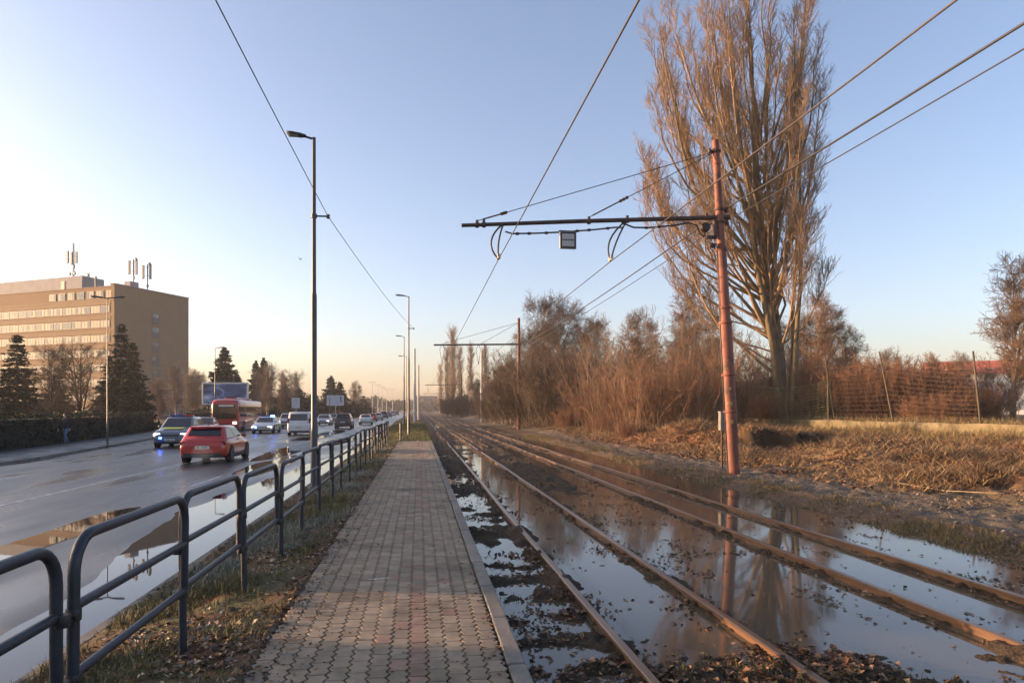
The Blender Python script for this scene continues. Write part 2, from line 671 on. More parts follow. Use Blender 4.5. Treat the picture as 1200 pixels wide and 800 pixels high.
# puddle along the gutter
ys = np.concatenate([np.arange(1.0, 64, .18)])
wd = .55 + 1.75 * fbm(ys * .16, ys * 0 + 2.5, 77, 4) * (.6 + .4 * np.sin(ys * .09 + .6)) + .18 * (vnoise(ys * 2.1, ys * 0, 6) - .5)
wd = wd * (.55 + .45 * sst(5, 14, ys)) + .25 * np.exp(-((ys - 14) / 5) ** 2)
wd *= sst(64, 56, ys)
rk = right_kerb(ys) - .004
V = np.stack([np.stack([rk - np.maximum(wd, .01), ys, ys * 0 + ROAD_Z + .005], -1), np.stack([rk, ys, ys * 0 + ROAD_Z + .005], -1)], 1).reshape(-1, 3)
k = np.arange(len(ys) - 1)
q = np.stack([2 * k, 2 * k + 1, 2 * k + 3, 2 * k + 2], -1)
tag(link('gutter_puddle', arr_mesh('gutter_puddle', V, q, m_rwater)), kind='structure')
# smaller puddles out on the carriageway
mb = MB()
for cx, cy, ax, ay in ((-5.6, 27, .7, 5.5), (-6.6, 38, .8, 9), (-7.9, 60, 1.0, 14), (-5.2, 47, .8, 6), (-6.0, 13, .4, 3)):
    n = 64
    pts = []
    for i in range(n):
        a = 2 * PI * i / n
        r = .72 + .55 * float(fbm(np.array([1.7 * math.cos(a) + cx]), np.array([1.7 * math.sin(a) + cy]), 9)[0])
        pts.append((cx + ax * r * math.cos(a), cy + ay * r * math.sin(a), ROAD_Z + .006))
    mb.add([(cx, cy, ROAD_Z + .006)] + pts, [(0, 1 + i, 1 + (i + 1) % n) for i in range(n)], False)
tag(mb.build('road_puddle', m_rwater), kind='structure')

# ------------------------------------------------------------------ platform paving
m_pave = mat('concrete_pavers', (.80, .80, .80), (1.18, 1.18, 1.18), scale=7, rough=.82, bump=.35, bscale=120, attr='tint', detail=7, spec=.35)
spots(m_pave, (.085, .072, .052), 1.1, .52, .72)
spots(m_pave, (.30, .27, .23), 2.3, .66, .74)
PW, PL, TA = .1245, .205, .0130
rows_v, rows_f, cols_, nb = [], [], [], 0
tooth = np.array([0, 1, 0, 1, 0]) * 2 - 1
x_in = .555
ncol = 13
for c in range(ncol):
    xr = x_in - c * PW
    xl = xr - PW
    y = 1.0 + (c % 2) * PL / 2
    while y < PLAT_END:
        g = .0040
        gs = .0066
        ty = y + np.array([g, PL * .25, PL * .5, PL * .75, PL - g])
        sg = tooth * TA
        zt = PLAT_Z + rng.normal(0, .0005) + .004 * (float(vnoise(np.array([c * .5]), np.array([y * .6]), 4)[0]) - .5)
        tl = rng.normal(0, .0025)
        L0 = [(xl + gs + s, yy) for s, yy in zip(sg, ty)]
        R0 = [(xr - gs + s, yy) for s, yy in zip(sg, ty)]
        ring = R0 + L0[::-1]
        cxm, cym = (xl + xr) / 2, y + PL / 2
        outer = [(px, py, zt - .0032 + tl * (px - cxm)) for px, py in ring]
        base = [(px, py, .03) for px, py in ring]
        inner = [(cxm + (px - cxm) * .955, cym + (py - cym) * .974, zt + tl * (px - cxm)) for px, py in ring]
        rows_v += base + outer + inner
        t = rng.random()
        red = (c in (3, 4) and float(vnoise(np.array([y * .22]), np.array([c * 1.0]), 5)[0]) > .34 and rng.random() < .72) or (c in (2, 5, 6) and rng.random() < .12)
        if red:
            col = np.array([.245, .165, .122]) * (.85 + .3 * t)
        else:
            col = np.array([.250, .205, .148]) * (.82 + .34 * t)
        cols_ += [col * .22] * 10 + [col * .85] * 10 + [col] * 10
        for j in range(10):
            k = (j + 1) % 10
            rows_f.append((nb + j, nb + k, nb + 10 + k, nb + 10 + j))
            rows_f.append((nb + 10 + j, nb + 10 + k, nb + 20 + k, nb + 20 + j))
        for j in range(4):
            rows_f.append((nb + 20 + j, nb + 21 + j, nb + 28 - j, nb + 29 - j))
        nb += 30
        y += PL
pme = arr_mesh('paved_platform', np.array(rows_v), np.array(rows_f), m_pave)
set_tint(pme, np.array(cols_))
tag(link('paved_platform', pme), kind='structure')
# joint sand
m_joint = mat('joint_dirt', (.012, .010, .008), (.024, .020, .015), scale=30, rough=.95, bump=.4)
mb = MB()
mb.box(x_in - ncol * PW, .56, 1.0, PLAT_END, .02, PLAT_Z - .022)
tag(mb.build('paving_bed', m_joint), kind='structure')
mb = MB()
y = .4
while y < PLAT_END:
    j = random.uniform(-.004, .004)
    mb.bbox(.568 + j, .690 + j, y, y + .985, -.30, PLAT_Z + .004 + random.uniform(-.004, .004), .010)
    y += 1.0
tag(mb.build('platform_kerb', m_kerb), kind='structure')
mb = MB()
m_chalk = mat('chalk_paint', (.45, .44, .42), (.75, .74, .72), scale=9, rough=.8)
for px, py, l in ((444, 679, .16), (460, 602, .12), (470, 563, .14)):
    X, Y, d = PZ(px, py, PLAT_Z)
    for i in range(3):
        x0 = X + (i - 1) * l / 2.6
        mb.quad((x0 - l / 4, Y + i * .012, PLAT_Z + .008), (x0 + l / 4, Y + i * .015 - .004, PLAT_Z + .008), (x0 + l / 4, Y + i * .015 + .012, PLAT_Z + .008), (x0 - l / 4, Y + i * .012 + .014, PLAT_Z + .008))
tag(mb.build('paint_mark', m_chalk), kind='structure')

# ------------------------------------------------------------------ rails
m_rail = mat('rusty_rail', (.060, .030, .016), (.125, .060, .026), scale=9, rough=.55, bump=.25, bscale=90, stretch=(1, .25, 1), spec=.5)
m_head = mat('worn_rail_head', (.15, .085, .045), (.24, .14, .075), scale=4, rough=.30, metal=.55, stretch=(1, .15, 1))
m_clip = mat('rusty_iron', (.045, .030, .022), (.10, .055, .030), scale=20, rough=.8, bump=.4)
prof = [(-.062, -.150), (.062, -.150), (.062, -.138), (.010, -.122), (.010, -.040), (.034, -.030), (.035, -.008), (.026, 0), (-.026, 0), (-.035, -.008), (-.034, -.030), (-.010, -.040), (-.010, -.122), (-.062, -.138)]
rl = ('rusty rail nearest the paved platform, first from the left', 'rusty rail of the near track, second from the platform',
      'rusty rail running through the open water, third from the platform', 'rusty rail beside the dirt bank, farthest from the platform')
clipm = None
for k, X in enumerate(RAILS):
    mb = MB()
    yy = np.concatenate([np.arange(-6, 60, 2.0), np.arange(60, 420, 15.0)])
    rings = []
    for y in yy:
        wob = .010 * math.sin(y * .35 + k) + .006 * math.sin(y * .9 + 2 * k)
        wz = .006 * math.sin(y * .5 + k * 1.7)
        rings.append([Vector((X + wob + px, y, pz + wz)) for px, pz in prof])
    mb.loft(rings, True, False)
    n = len(prof)
    for i in range(len(mb.f)):
        if len(mb.f[i]) == 4:
            j = i % n
            mb.m[i] = 1 if j in (6, 7, 8) else 0
    r = mb.build('rail', [m_rail, m_head])
    tag(r, rl[k], 'rail', 'rails of the two tracks')
    if clipm is None:
        cb = MB()
        cb.box(-.135, .135, -.06, .06, -.185, -.1505)
        cb.box(-.115, -.063, -.052, .052, -.16, -.117)
        cb.box(.063, .115, -.052, .052, -.16, -.117)
        for s in (-1, 1):
            pass
            cb.lathe([(.019, -.12), (.019, -.085), (.012, -.075)], 6, Matrix.Translation((s * .085, 0, 0)), True, False)
            cb.lathe([(.010, -.08), (.010, -.055)], 6, Matrix.Translation((s * .085, 0, 0)), True, False)
        clipm = cb.mesh('rail_clip', m_clip)
    for i in range(60):
        y = 2.2 + .66 * i
        link('rail_clip', clipm, r, (X + .010 * math.sin(y * .35 + k) + .006 * math.sin(y * .9 + 2 * k), y, .006 * math.sin(y * .5 + k * 1.7)))


# ------------------------------------------------------------------ blades and leaves (uncountable cover)
def blades(name, x, y, z, h, wdt, lean, cols, m, ang=None):
    n = len(x)
    a = rng.uniform(0, 2 * PI, n) if ang is None else ang
    b = rng.uniform(0, 2 * PI, n)
    dx, dy = np.cos(b) * lean * h, np.sin(b) * lean * h
    wx_, wy_ = np.cos(a) * wdt, np.sin(a) * wdt
    up = np.sqrt(np.maximum(h ** 2 - (dx ** 2 + dy ** 2) * .8, (h * .25) ** 2))
    p0 = np.stack([x - wx_, y - wy_, z - .01], -1)
    p1 = np.stack([x + wx_, y + wy_, z - .01], -1)
    p2 = np.stack([x + wx_ * .8 + dx * .35, y + wy_ * .8 + dy * .35, z + up * .6], -1)
    p3 = np.stack([x - wx_ * .8 + dx * .35, y - wy_ * .8 + dy * .35, z + up * .6], -1)
    p4 = np.stack([x + dx, y + dy, z + up], -1)
    V = np.stack([p0, p1, p2, p3, p4], 1).reshape(-1, 3)
    i = np.arange(n)[:, None] * 5
    me = arr_mesh(name, V, [i + np.array([[0, 1, 2, 3]]), i + np.array([[3, 2, 4]])], m)
    set_tint(me, np.repeat(cols, 5, 0))
    return tag(link(name, me), kind='stuff')


def leaves(name, x, y, z, s, cols, m, flat=.35):
    n = len(x)
    a = rng.uniform(0, 2 * PI, n)
    t1 = rng.normal(0, flat, n)
    t2 = rng.normal(0, flat, n)
    U = np.stack([np.cos(a), np.sin(a), t1], -1) * s[:, None]
    W = np.stack([-np.sin(a), np.cos(a), t2], -1) * s[:, None] * .62
    Pc = np.stack([x, y, z], -1)
    curl = np.zeros((n, 3))
    curl[:, 2] = s * rng.uniform(.05, .45, n)
    V = np.stack([Pc - U, Pc - U * .2 + W + curl, Pc + U * 1.0 + curl * .6, Pc - U * .2 - W + curl, Pc - curl * .1], 1).reshape(-1, 3)
    i = np.arange(n)[:, None] * 5
    F = [i + np.array([[0, 4, 1]]), i + np.array([[4, 2, 1]]), i + np.array([[4, 3, 2]]), i + np.array([[0, 3, 4]])]
    me = arr_mesh(name, V, F, m)
    set_tint(me, np.repeat(cols, 5, 0))
    return tag(link(name, me), kind='stuff')


m_blade = mat('grass_blades', (.8, .8, .8), (1.2, 1.2, 1.2), scale=3, rough=.75, attr='tint', spec=.3)
m_leaf = mat('fallen_leaves', (.75, .75, .75), (1.25, 1.25, 1.25), scale=20, rough=.65, attr='tint', spec=.4)


def scatter(n, x0, x1, y0, y1, pw=1.6):
    """denser near the camera"""
    u = rng.random(n)
    y = y0 * (y1 / y0) ** (u ** (1 / pw) if pw != 1 else u)
    return rng.uniform(x0, x1, n), y


def palette(n, cols, jit=.25):
    cols = np.array(cols)
    c = cols[rng.integers(0, len(cols), n)]
    return c * (1 + rng.uniform(-jit, jit, (n, 1)))


# verge grass, frosted and matted
x, y = scatter(90000, -2.80, -1.00, 1.6, 40, 1.0)
nn = fbm(x * 1.7, y * 1.7, 61)
keep = (rng.random(len(x)) < sst(.36, .62, nn) * (1 - .85 * sst(-1.45, -1.0, x)) * (1 - .6 * sst(-2.2, -2.8, x)))
x, y, nn = x[keep], y[keep], nn[keep]
fr_ = fbm(x * .6, y * .6, 62)
h = rng.uniform(.03, .085, len(x)) * (1 + .9 * (nn > .6))
ca = palette(len(x), [(.10, .10, .036), (.075, .082, .032), (.15, .12, .05), (.12, .09, .04), (.13, .13, .08)])
cf = palette(len(x), [(.24, .25, .22), (.18, .19, .155), (.13, .14, .09)])
cc = np.where((rng.random(len(x)) < sst(.42, .58, fr_))[:, None], cf, ca)
blades('verge_grass', x, y, terr(x, y), h, rng.uniform(.0016, .0035, len(x)) * (1 + y * .05), rng.uniform(.3, .98, len(x)), cc, m_blade)
# verge beyond the platform
x, y = scatter(26000, -3.6, .8, 36, 90, 1.0)
keep = (x > right_kerb(y) + .2)
x, y = x[keep], y[keep]
blades('far_verge_grass', x, y, terr(x, y), rng.uniform(.06, .16, len(x)), rng.uniform(.006, .012, len(x)), rng.uniform(.2, .8, len(x)),
       palette(len(x), [(.12, .13, .05), (.16, .145, .06), (.09, .10, .04)]), m_blade)
# strip right of the tracks
x, y = scatter(60000, 6.95, 8.9, 5, 46, 1.0)
nn = fbm(x * 1.5, y * 1.0, 65)
keep = rng.random(len(x)) < sst(.44, .64, nn) * sst(8.9, 7.8, x + (nn - .5) * 1.5)
x, y = x[keep], y[keep]
blades('trackside_grass', x, y, terr(x, y), rng.uniform(.03, .11, len(x)), rng.uniform(.002, .004, len(x)) * (1 + y * .04), rng.uniform(.3, .95, len(x)),
       palette(len(x), [(.10, .095, .035), (.15, .12, .05), (.09, .075, .035), (.18, .14, .08), (.12, .085, .045)]), m_blade)
# moss and grass in the track bed
x, y = scatter(90000, .72, 4.4, 1.8, 26, 1.0)
z = terr(x, y)
nn = fbm(x * 2.2, y * 2.2, 67)
keep = (z > WATER_Z + .004) & (rng.random(len(x)) < sst(.50, .62, nn)) & (np.min(np.abs(x[:, None] - np.array(RAILS)), 1) > .06)
x, y, z = x[keep], y[keep], z[keep]
blades('trackbed_grass', x, y, z, rng.uniform(.015, .05, len(x)), rng.uniform(.0015, .003, len(x)) * (1 + y * .03), rng.uniform(.3, .95, len(x)),
       palette(len(x), [(.075, .075, .025), (.06, .065, .025), (.10, .085, .035)]), m_blade)
# straw matted on the bank
x = rng.uniform(9.8, 21, 95000)
y = 13 * (60 / 13) ** rng.random(95000)
nn = fbm(x * .7, y * .7, 69)
keep = rng.random(len(x)) < sst(.34, .62, nn) * sst(9.6, 11.5, x) * (1 - .93 * dug(x, y)[0])
x, y = x[keep], y[keep]
blades('bank_straw', x, y, terr(x, y) + .01, rng.uniform(.15, .55, len(x)), rng.uniform(.004, .010, len(x)), rng.uniform(.8, 1.08, len(x)),
       palette(len(x), [(.26, .18, .09), (.19, .12, .06), (.30, .22, .125), (.13, .075, .038), (.10, .06, .034), (.08, .05, .03)]), m_blade)
x = rng.uniform(18.5, 24, 16000)
y = 15 * (50 / 15) ** rng.random(16000)
keep = np.abs(x - 21) > .02
x, y = x[keep], y[keep]
blades('wall_grass', x, y, terr(x, y), rng.uniform(.15, .5, len(x)), rng.uniform(.004, .010, len(x)), rng.uniform(.2, .8, len(x)),
       palette(len(x), [(.22, .165, .075), (.17, .125, .055), (.12, .10, .04), (.10, .065, .035)]), m_blade)

# fallen leaves: along the rails, on the verge, on the bank
LC = [(.11, .052, .026), (.16, .075, .032), (.075, .040, .024), (.21, .115, .05), (.05, .030, .020), (.24, .15, .08)]
x, y = scatter(70000, .74, 4.4, 1.7, 30, .8)
dr = np.min(np.abs(x[:, None] - np.array(RAILS)), 1)
nn = fbm(x * 1.3, y * 1.3, 71)
z = terr(x, y)
wet = z < WATER_Z
p = sst(.40, .70, nn) * (.18 + .9 * np.exp(-((dr - .15) / .16) ** 2)) * (dr > .045) + .45 * (x < 1.35) * sst(.4, .6, nn) + .7 * np.exp(-((y - 4.4) / .55) ** 2 - ((x - 2.95) / .32) ** 2) + .6 * np.exp(-((y - 4.0) / .5) ** 2 - ((x - 2.1) / .3) ** 2)
p = p * np.where(wet, .14 + .85 * sst(.54, .68, fbm(x * 2.1, y * 1.4, 72)), 1.0)
keep = (rng.random(len(x)) < p)
keep &= (dr > .05)
x, y, z = x[keep], y[keep], z[keep]
s = rng.uniform(.010, .034, len(x))
leaves('track_leaf_litter', x, y, np.maximum(z + s * rng.uniform(.1, .5, len(x)), WATER_Z + .002), s, palette(len(x), LC, .4), m_leaf, .40)
x, y = scatter(34000, -2.85, -.90, 1.5, 36, 1.0)
nn = fbm(x * 1.4, y * 1.4, 73)
keep = rng.random(len(x)) < .12 + .8 * sst(.45, .66, nn) + .35 * sst(-1.35, -1.05, x)
x, y = x[keep], y[keep]
s = rng.uniform(.010, .034, len(x))
leaves('verge_leaf_litter', x, y, terr(x, y) + s * .35, s, palette(len(x), LC + [(.22, .17, .12), (.27, .22, .17)], .35), m_leaf, .35)
x = rng.uniform(9.5, 20.8, 60000)
y = 13 * (56 / 13) ** rng.random(60000)
nn = fbm(x * .8, y * .8, 75)
keep = rng.random(len(x)) < .15 + .7 * sst(.42, .6, nn) + .8 * np.exp(-((x - 12.6) / 2.4) ** 2 - ((y - 32) / 7) ** 2)
x, y = x[keep], y[keep]
s = rng.uniform(.03, .07, len(x))
leaves('bank_leaf_litter', x, y, terr(x, y) + s * .4, s, palette(len(x), [(.19, .095, .042), (.13, .065, .03), (.25, .15, .075), (.085, .048, .026)], .35), m_leaf, .45)

# stones and twigs on the trackside path
x = rng.uniform(7.0, 12.5, 30000)
y = 6 * (50 / 6) ** rng.random(30000)
nn = fbm(x * .9, y * .9, 79)
keep = rng.random(len(x)) < .25 + .7 * sst(.45, .65, nn)
x, y = x[keep], y[keep]
s = rng.uniform(.008, .035, len(x)) ** 1.0
leaves('path_gravel', x, y, terr(x, y) + s * .3, s, palette(len(x), [(.10, .08, .06), (.16, .13, .10), (.06, .045, .03), (.13, .08, .045), (.20, .17, .13)], .3), m_leaf, .5)

# leaf scraps and grit blown on the paving, mostly along its edges
x = np.concatenate([-1.05 + np.abs(rng.normal(0, .16, 1500)), rng.uniform(-1.0, .66, 420), .56 - np.abs(rng.normal(0, .05, 500))])
y = 1.9 * (36 / 1.9) ** rng.random(len(x))
s = rng.uniform(.006, .022, len(x))
leaves('platform_litter', x, y, np.maximum(terr(x, y), PLAT_Z) + s * .25, s, palette(len(x), LC, .4), m_leaf, .25)
# weeds in the joints
k = rng.integers(1, 14, 5200)
x = x_in - k * PW + rng.normal(0, .006, len(k))
y = 1.9 * (36 / 1.9) ** rng.random(len(k))
keep = rng.random(len(k)) < sst(.50, .72, fbm(x * 1.2, y * 1.2, 83)) + .35 * (k > 11)
x, y = x[keep], y[keep]
blades('joint_weeds', x, y, np.full(len(x), PLAT_Z - .012), rng.uniform(.010, .028, len(x)), rng.uniform(.0015, .003, len(x)), rng.uniform(.3, .9, len(x)), palette(len(x), [(.06, .065, .025), (.08, .07, .03), (.05, .045, .025)]), m_blade)

# drifts of leaves, silt crumbs and straw afloat between the right-hand rails
x, y = scatter(60000, 2.7, 7.0, 3.0, 40, .9)
dr = np.min(np.abs(x[:, None] - np.array(RAILS)), 1)
nn = fbm(x * 2.3, y * 1.1, 87)
keep = (dr > .06) & (rng.random(len(x)) < .012 + .85 * sst(.60, .72, nn) + .22 * np.exp(-((dr - .13) / .07) ** 2))
x, y = x[keep], y[keep]
s = rng.uniform(.004, .026, len(x)) * rng.choice([.6, 1.0, 1.3], len(x))
leaves('floating_debris', x, y, np.maximum(terr(x, y) + s * .2, WATER_Z + .001 + s * rng.uniform(0, .25, len(x))), s, palette(len(x), LC + [(.09, .07, .045), (.06, .05, .03), (.28, .21, .12)], .4), m_leaf, .22)
# ------------------------------------------------------------------ tubular railing
m_pipe = mat('railing_paint', (.016, .020, .029), (.030, .035, .047), scale=6, rough=.42, bump=.14, bscale=40, spec=.4)
spots(m_pipe, (.085, .040, .022), 5.5, .66, .70)
spots(m_pipe, (.060, .062, .066), 14, .60, .78)
m_clamp = mat('black_clamp', (.012, .012, .013), (.022, .021, .021), scale=20, rough=.5)
PITCH, RR = 1.62, .027
TOPZ = 1.09
pb = MB()
c = .17
arc = [(c - c * math.cos(a), TOPZ - c + c * math.sin(a)) for a in np.linspace(0, PI / 2, 7)]
yl, yr = .055, PITCH - .045
pts = [(0, yl, -.25)] + [(0, yl + p, q) for p, q in arc] + [(0, yr - p, q) for p, q in arc[::-1]] + [(0, yr, .40)]
pb.tube(pts, RR, 12)
hoop_me = pb.mesh('railing_panel', m_pipe)
pb = MB()
pb.tube([(0, yl + .02, .77), (0, yr - .02, .77)], .024, 10)
mid_me = pb.mesh('cross_rail', m_pipe)
pb = MB()
pb.tube([(0, yl + .02, .45), (0, yr - .02, .45)], .024, 10)
low_me = pb.mesh('cross_rail', m_pipe)


def clamp_mesh(zc):
    b = MB()
    for yc in (yl, yl - .10):
        b.lathe([(.033, zc - .028), (.034, zc - .026), (.034, zc + .026), (.033, zc + .028)], 12, Matrix.Translation((0, yc, 0)), True, True)
    b.bbox(-.012, .012, yl - .085, yl - .02, zc - .022, zc + .022, .003)
    b.tube([(-.03, yl - .05, zc), (.035, yl - .05, zc)], .008, 6)
    return b.mesh('clamp', m_clamp)


cl1, cl2 = clamp_mesh(.77 - .035), clamp_mesh(.45 - .02)
rail_root = empty('tubular_railing', (FENX, 1.75, 0), 0, 'dark blue-grey tubular railing of bent hoops along the grass verge', 'railing')
for i in range(22):
    y0 = i * PITCH
    z0 = .045 + .02 * math.sin(i * 1.3)
    hp = link('railing_panel', hoop_me, rail_root, (.02 * math.sin(i * 2.1), y0, z0))
    hp.rotation_euler = (.004 * math.sin(i * 3.1), .012 * math.sin(i * 1.7), 0)
    link('cross_rail', mid_me, hp)
    link('cross_rail', low_me, hp)
    link('clamp', cl1, hp)
    link('clamp', cl2, hp)

# ------------------------------------------------------------------ street lamps
m_lamp = mat('dark_lamp_post', (.025, .026, .030), (.042, .043, .048), scale=3, rough=.4, spec=.5)
m_galv = mat('galvanised_steel', (.24, .25, .26), (.36, .37, .38), scale=3, rough=.5, metal=.3)
m_glass = mat('dark_glass', (.012, .014, .017), (.018, .02, .024), scale=2, rough=.06, spec=.7)
m_lens = mat('lamp_lens', (.35, .35, .34), (.45, .45, .44), scale=5, rough=.15)
m_conc = mat('mast_concrete', (.38, .36, .33), (.50, .47, .43), scale=4, rough=.85, bump=.3, bscale=50)


def lamp(px, py_base, zb, height, label, arm=.95, m=m_lamp, group=None, r0=.085, right=False, double=False, bracket=None, d=None):
    if d is None:
        X, Y, d = PZ(px, py_base, zb)
    else:
        X, Y = PD(px, d)
    zb = min(zb, T1(X, Y)) - .05
    t = empty('street_lamp', (X, Y, zb), 0, label, 'street lamp', group or 'street lamps along the road')
    b = MB()
    b.lathe([(r0 * 1.5, 0), (r0 * 1.5, .06), (r0 * 1.05, .08), (r0, .1), (r0, 1.4), (r0 * .82, 1.45), (r0 * .8, height * .55), (r0 * .62, height * .56), (r0 * .5, height)], 12)
    po = b.build('pole', m, t)
    b = MB()
    b.bbox(-r0 * .6, r0 * .6, r0 * .92, r0 * 1.06, .55, 1.0, .01)
    b.build('service_door', m, po)
    for s in ((-1, 1) if double else ((1,) if right else (-1,))):
        b = MB()
        b.tube([(0, 0, height - .04), (s * .16, 0, height + .0), (s * arm * .45, 0, height + .035)], .028, 8)
        b.build('arm', m, t)
        b = MB()
        x0, x1 = s * arm * .28, s * arm
        rings = []
        for f, hw, hh in ((0, .035, .03), (.12, .06, .045), (.30, .105, .055), (.75, .125, .050), (.95, .10, .03), (1, .05, .015)):
            xx = x0 + (x1 - x0) * f
            zz = height + .03 + .06 * f
            ring = [Vector((xx, -hw, zz - hh * .6)), Vector((xx, -hw * .8, zz + hh * .5)), Vector((xx, 0, zz + hh)), Vector((xx, hw * .8, zz + hh * .5)), Vector((xx, hw, zz - hh * .6))]
            rings.append(ring if s < 0 else ring[::-1])
        b.loft(rings, True, True)
        hd = b.build('lamp_head', m, t)
        b = MB()
        xm0, xm1 = sorted((x0 + (x1 - x0) * .4, x0 + (x1 - x0) * .9))
        b.bbox(xm0, xm1, -.075, .075, height + .010, height + .030, .006)
        b.build('lens', m_lens, hd)
    if bracket:
        b = MB()
        b.tube([(0, 0, bracket), (.34, 0, bracket + .005)], .022, 8)
        b.lathe([(.035, -.05), (.05, -.03), (.03, 0), (.05, .03), (.035, .05)], 8, Matrix.Translation((.34, 0, bracket)))
        b.lathe([(r0 * .85, bracket - .05), (r0 * .85, bracket + .05)], 12)
        b.build('cable_bracket', m, t)
    return t, X, Y, zb


L1 = lamp(368, 568, -.10, 8.65, 'tall dark street lamp rising from behind the near railing panels', arm=.66, bracket=6.72)
L2 = lamp(479, 508, .15, 9.3, 'slim dark street lamp standing in the grass just past the paved platform', arm=.88, bracket=7.15)
L3 = lamp(473.5, 498, .18, 9.2, 'dark street lamp behind the one that stands just past the platform end', arm=.85)
lamp(476.5, 492.5, .25, 9.2, 'far slender street lamp between two nearer dark lamps and a concrete mast', arm=1.2, d=96)
lamp(126, 0, -.32, 8.4, 'slim grey street lamp with two heads in front of the brown building', arm=.9, m=m_lamp, double=True, d=37.6, group='street lamps on the far side of the road', r0=.05)
lamp(252, 0, -.3, 8.4, 'grey street lamp standing right in front of the blue mountain billboard', m=m_lamp, right=True, d=68, group='street lamps on the far side of the road', r0=.07)
lamp(312.5, 0, -.3, 8.3, 'grey street lamp among the pale bare trees behind the bus', m=m_lamp, right=True, d=96, group='street lamps on the far side of the road', r0=.07)
lamp(386, 0, -.3, 8.4, 'grey street lamp beside the pale billboard and dark conifers', m=m_lamp, right=True, d=150, group='street lamps on the far side of the road', r0=.07)
for px, py, lb in ((436.5, 443, 'tallest faint lamp mast above the far traffic'), (443, 447, 'faint lamp mast second from the left above the far traffic'),
                   (448, 450, 'faint lamp mast in the middle of the far row above the traffic'), (453, 453, 'faint lamp mast second from the right of the far row above the traffic'),
                   (460, 453, 'faint lamp mast at the right end of the far row above the traffic')):
    d = 8.0 * 800 / (482 - py) * 1.05
    lamp(px, 0, -.3, 9.2, lb, m=m_galv, double=True, d=d, group='lamp masts far down the road', r0=.10)

# ------------------------------------------------------------------ tram masts
m_red = mat('rusty_red_paint', (.12, .032, .022), (.235, .078, .045), scale=2.2, rough=.65, bump=.3, bscale=30, detail=9, stretch=(1, 1, .5))
spots(m_red, (.050, .024, .016), 2.6, .50, .66)
spots(m_red, (.24, .16, .11), 6, .63, .72)
spots(m_red, (.16, .075, .03), 11, .60, .74)
m_red2 = mat('dark_red_paint', (.10, .030, .024), (.17, .052, .038), scale=3.0, rough=.7, bump=.3, bscale=30)
m_dsteel = mat('dark_weathered_steel', (.035, .022, .020), (.075, .040, .032), scale=5, rough=.6, bump=.2)
m_black = mat('black_rubber', (.010, .010, .011), (.018, .018, .018), scale=12, rough=.55)
m_insul = mat('brown_porcelain', (.055, .028, .020), (.08, .04, .028), scale=8, rough=.25)
m_yel = mat('faded_yellow_paint', (.46, .33, .10), (.40, .20, .08), scale=22, rough=.6)
m_signf = mat('sign_face', (.40, .40, .40), (.48, .48, .48), scale=6, rough=.5)
m_cable = mat('cable_black', (.018, .018, .020), (.028, .028, .03), scale=10, rough=.5)
m_copper = mat('contact_wire', (.045, .038, .034), (.07, .055, .05), scale=10, rough=.5)


def mast_pole(t, h, r0, r1, m, lean=0.0, collars=(.46, .68)):
    mt = Matrix.Rotation(lean, 4, 'Y')
    b = MB()
    pr = [(r0, -.3), (r0, h * collars[0])]
    rm = (r0 + r1) / 2
    pr += [(r0 * .86, h * collars[0] + .08), (rm, h * collars[1]), (rm * .84, h * collars[1] + .07), (r1, h)]
    b.lathe(pr, 18, mt)
    po = b.build('pole', m, t)
    for zc, rr in ((h * .19, r0), (h * .30, r0), (h * .455, r0), (h * .50, r0 * .9), (h * .675, rm), (h * .80, rm * .8), (h * .93, r1)):
        b = MB()
        b.lathe([(rr * 1.0, zc - .035), (rr * 1.12, zc - .028), (rr * 1.12, zc + .028), (rr * 1.0, zc + .035)], 18, mt)
        b.build('collar', m, po)
    return po, mt


bx, by, bd = PZ(860, 553, .05)
bz = T1(bx, by)
mastH = 9.15 - 0
LEAN = -R(3.35)
t = empty('tram_mast', (bx, by, bz), 0, 'leaning rust red tram mast in the foreground right, carrying the arm with the square sign', 'tram mast', 'tram masts along the track')
po, mt = mast_pole(t, 9.1, .165, .095, m_red, LEAN)
b = MB()
b.lathe([(.02, 0), (.06, 0), (.05, .004), (.02, .004)], 7, mt @ Matrix.Translation((-.06, -.163, 1.45)) @ Matrix.Rotation(PI / 2, 4, 'X'), True, False)
b.build('number_disc', m_yel, po)
b = MB()
for zz, rr in ((1.95, .05), (2.35, .04)):
    b.lathe([(.02, 0), (rr, 0), (rr, .004), (.02, .004)], 12, mt @ Matrix.Translation((-.05, -.163, zz)) @ Matrix.Rotation(PI / 2, 4, 'X'), True, False)
b.build('number_disc', m_yel, po)
b = MB()
b.bbox(-.03, .03, -.172, -.160, .30, .55, .004, mt)
b.build('earth_clip', m_clip, po)
b = MB()
b.tube([mt @ Vector((-.175, -.02, .0)), mt @ Vector((-.18, -.02, 2.2)), mt @ Vector((-.165, -.03, 5.0)), mt @ Vector((-.14, -.03, 6.3))], .012, 6)
b.build('downlead_cable', m_cable, po)
# the arm
tipX, tipY = PD(541, 17.6)
TIP = Vector((1.09, by + .02, ZD(263, 17.55)))
ATT = Vector((bx, by, 0)) + (mt @ Vector((0, 0, ZD(255, bd) - bz)))
ATT.z += bz
off = Vector((bx, by, bz))
ATT2 = ATT + (ATT - TIP).normalized() * .28
b = MB()
b.tube([TIP - off, (TIP * .55 + ATT * .45) - off + Vector((0, 0, .015)), ATT2 - off], [.048, .055, .062], 10)
arm = b.build('cantilever_arm', m_dsteel, t)
AX = (ATT - TIP)


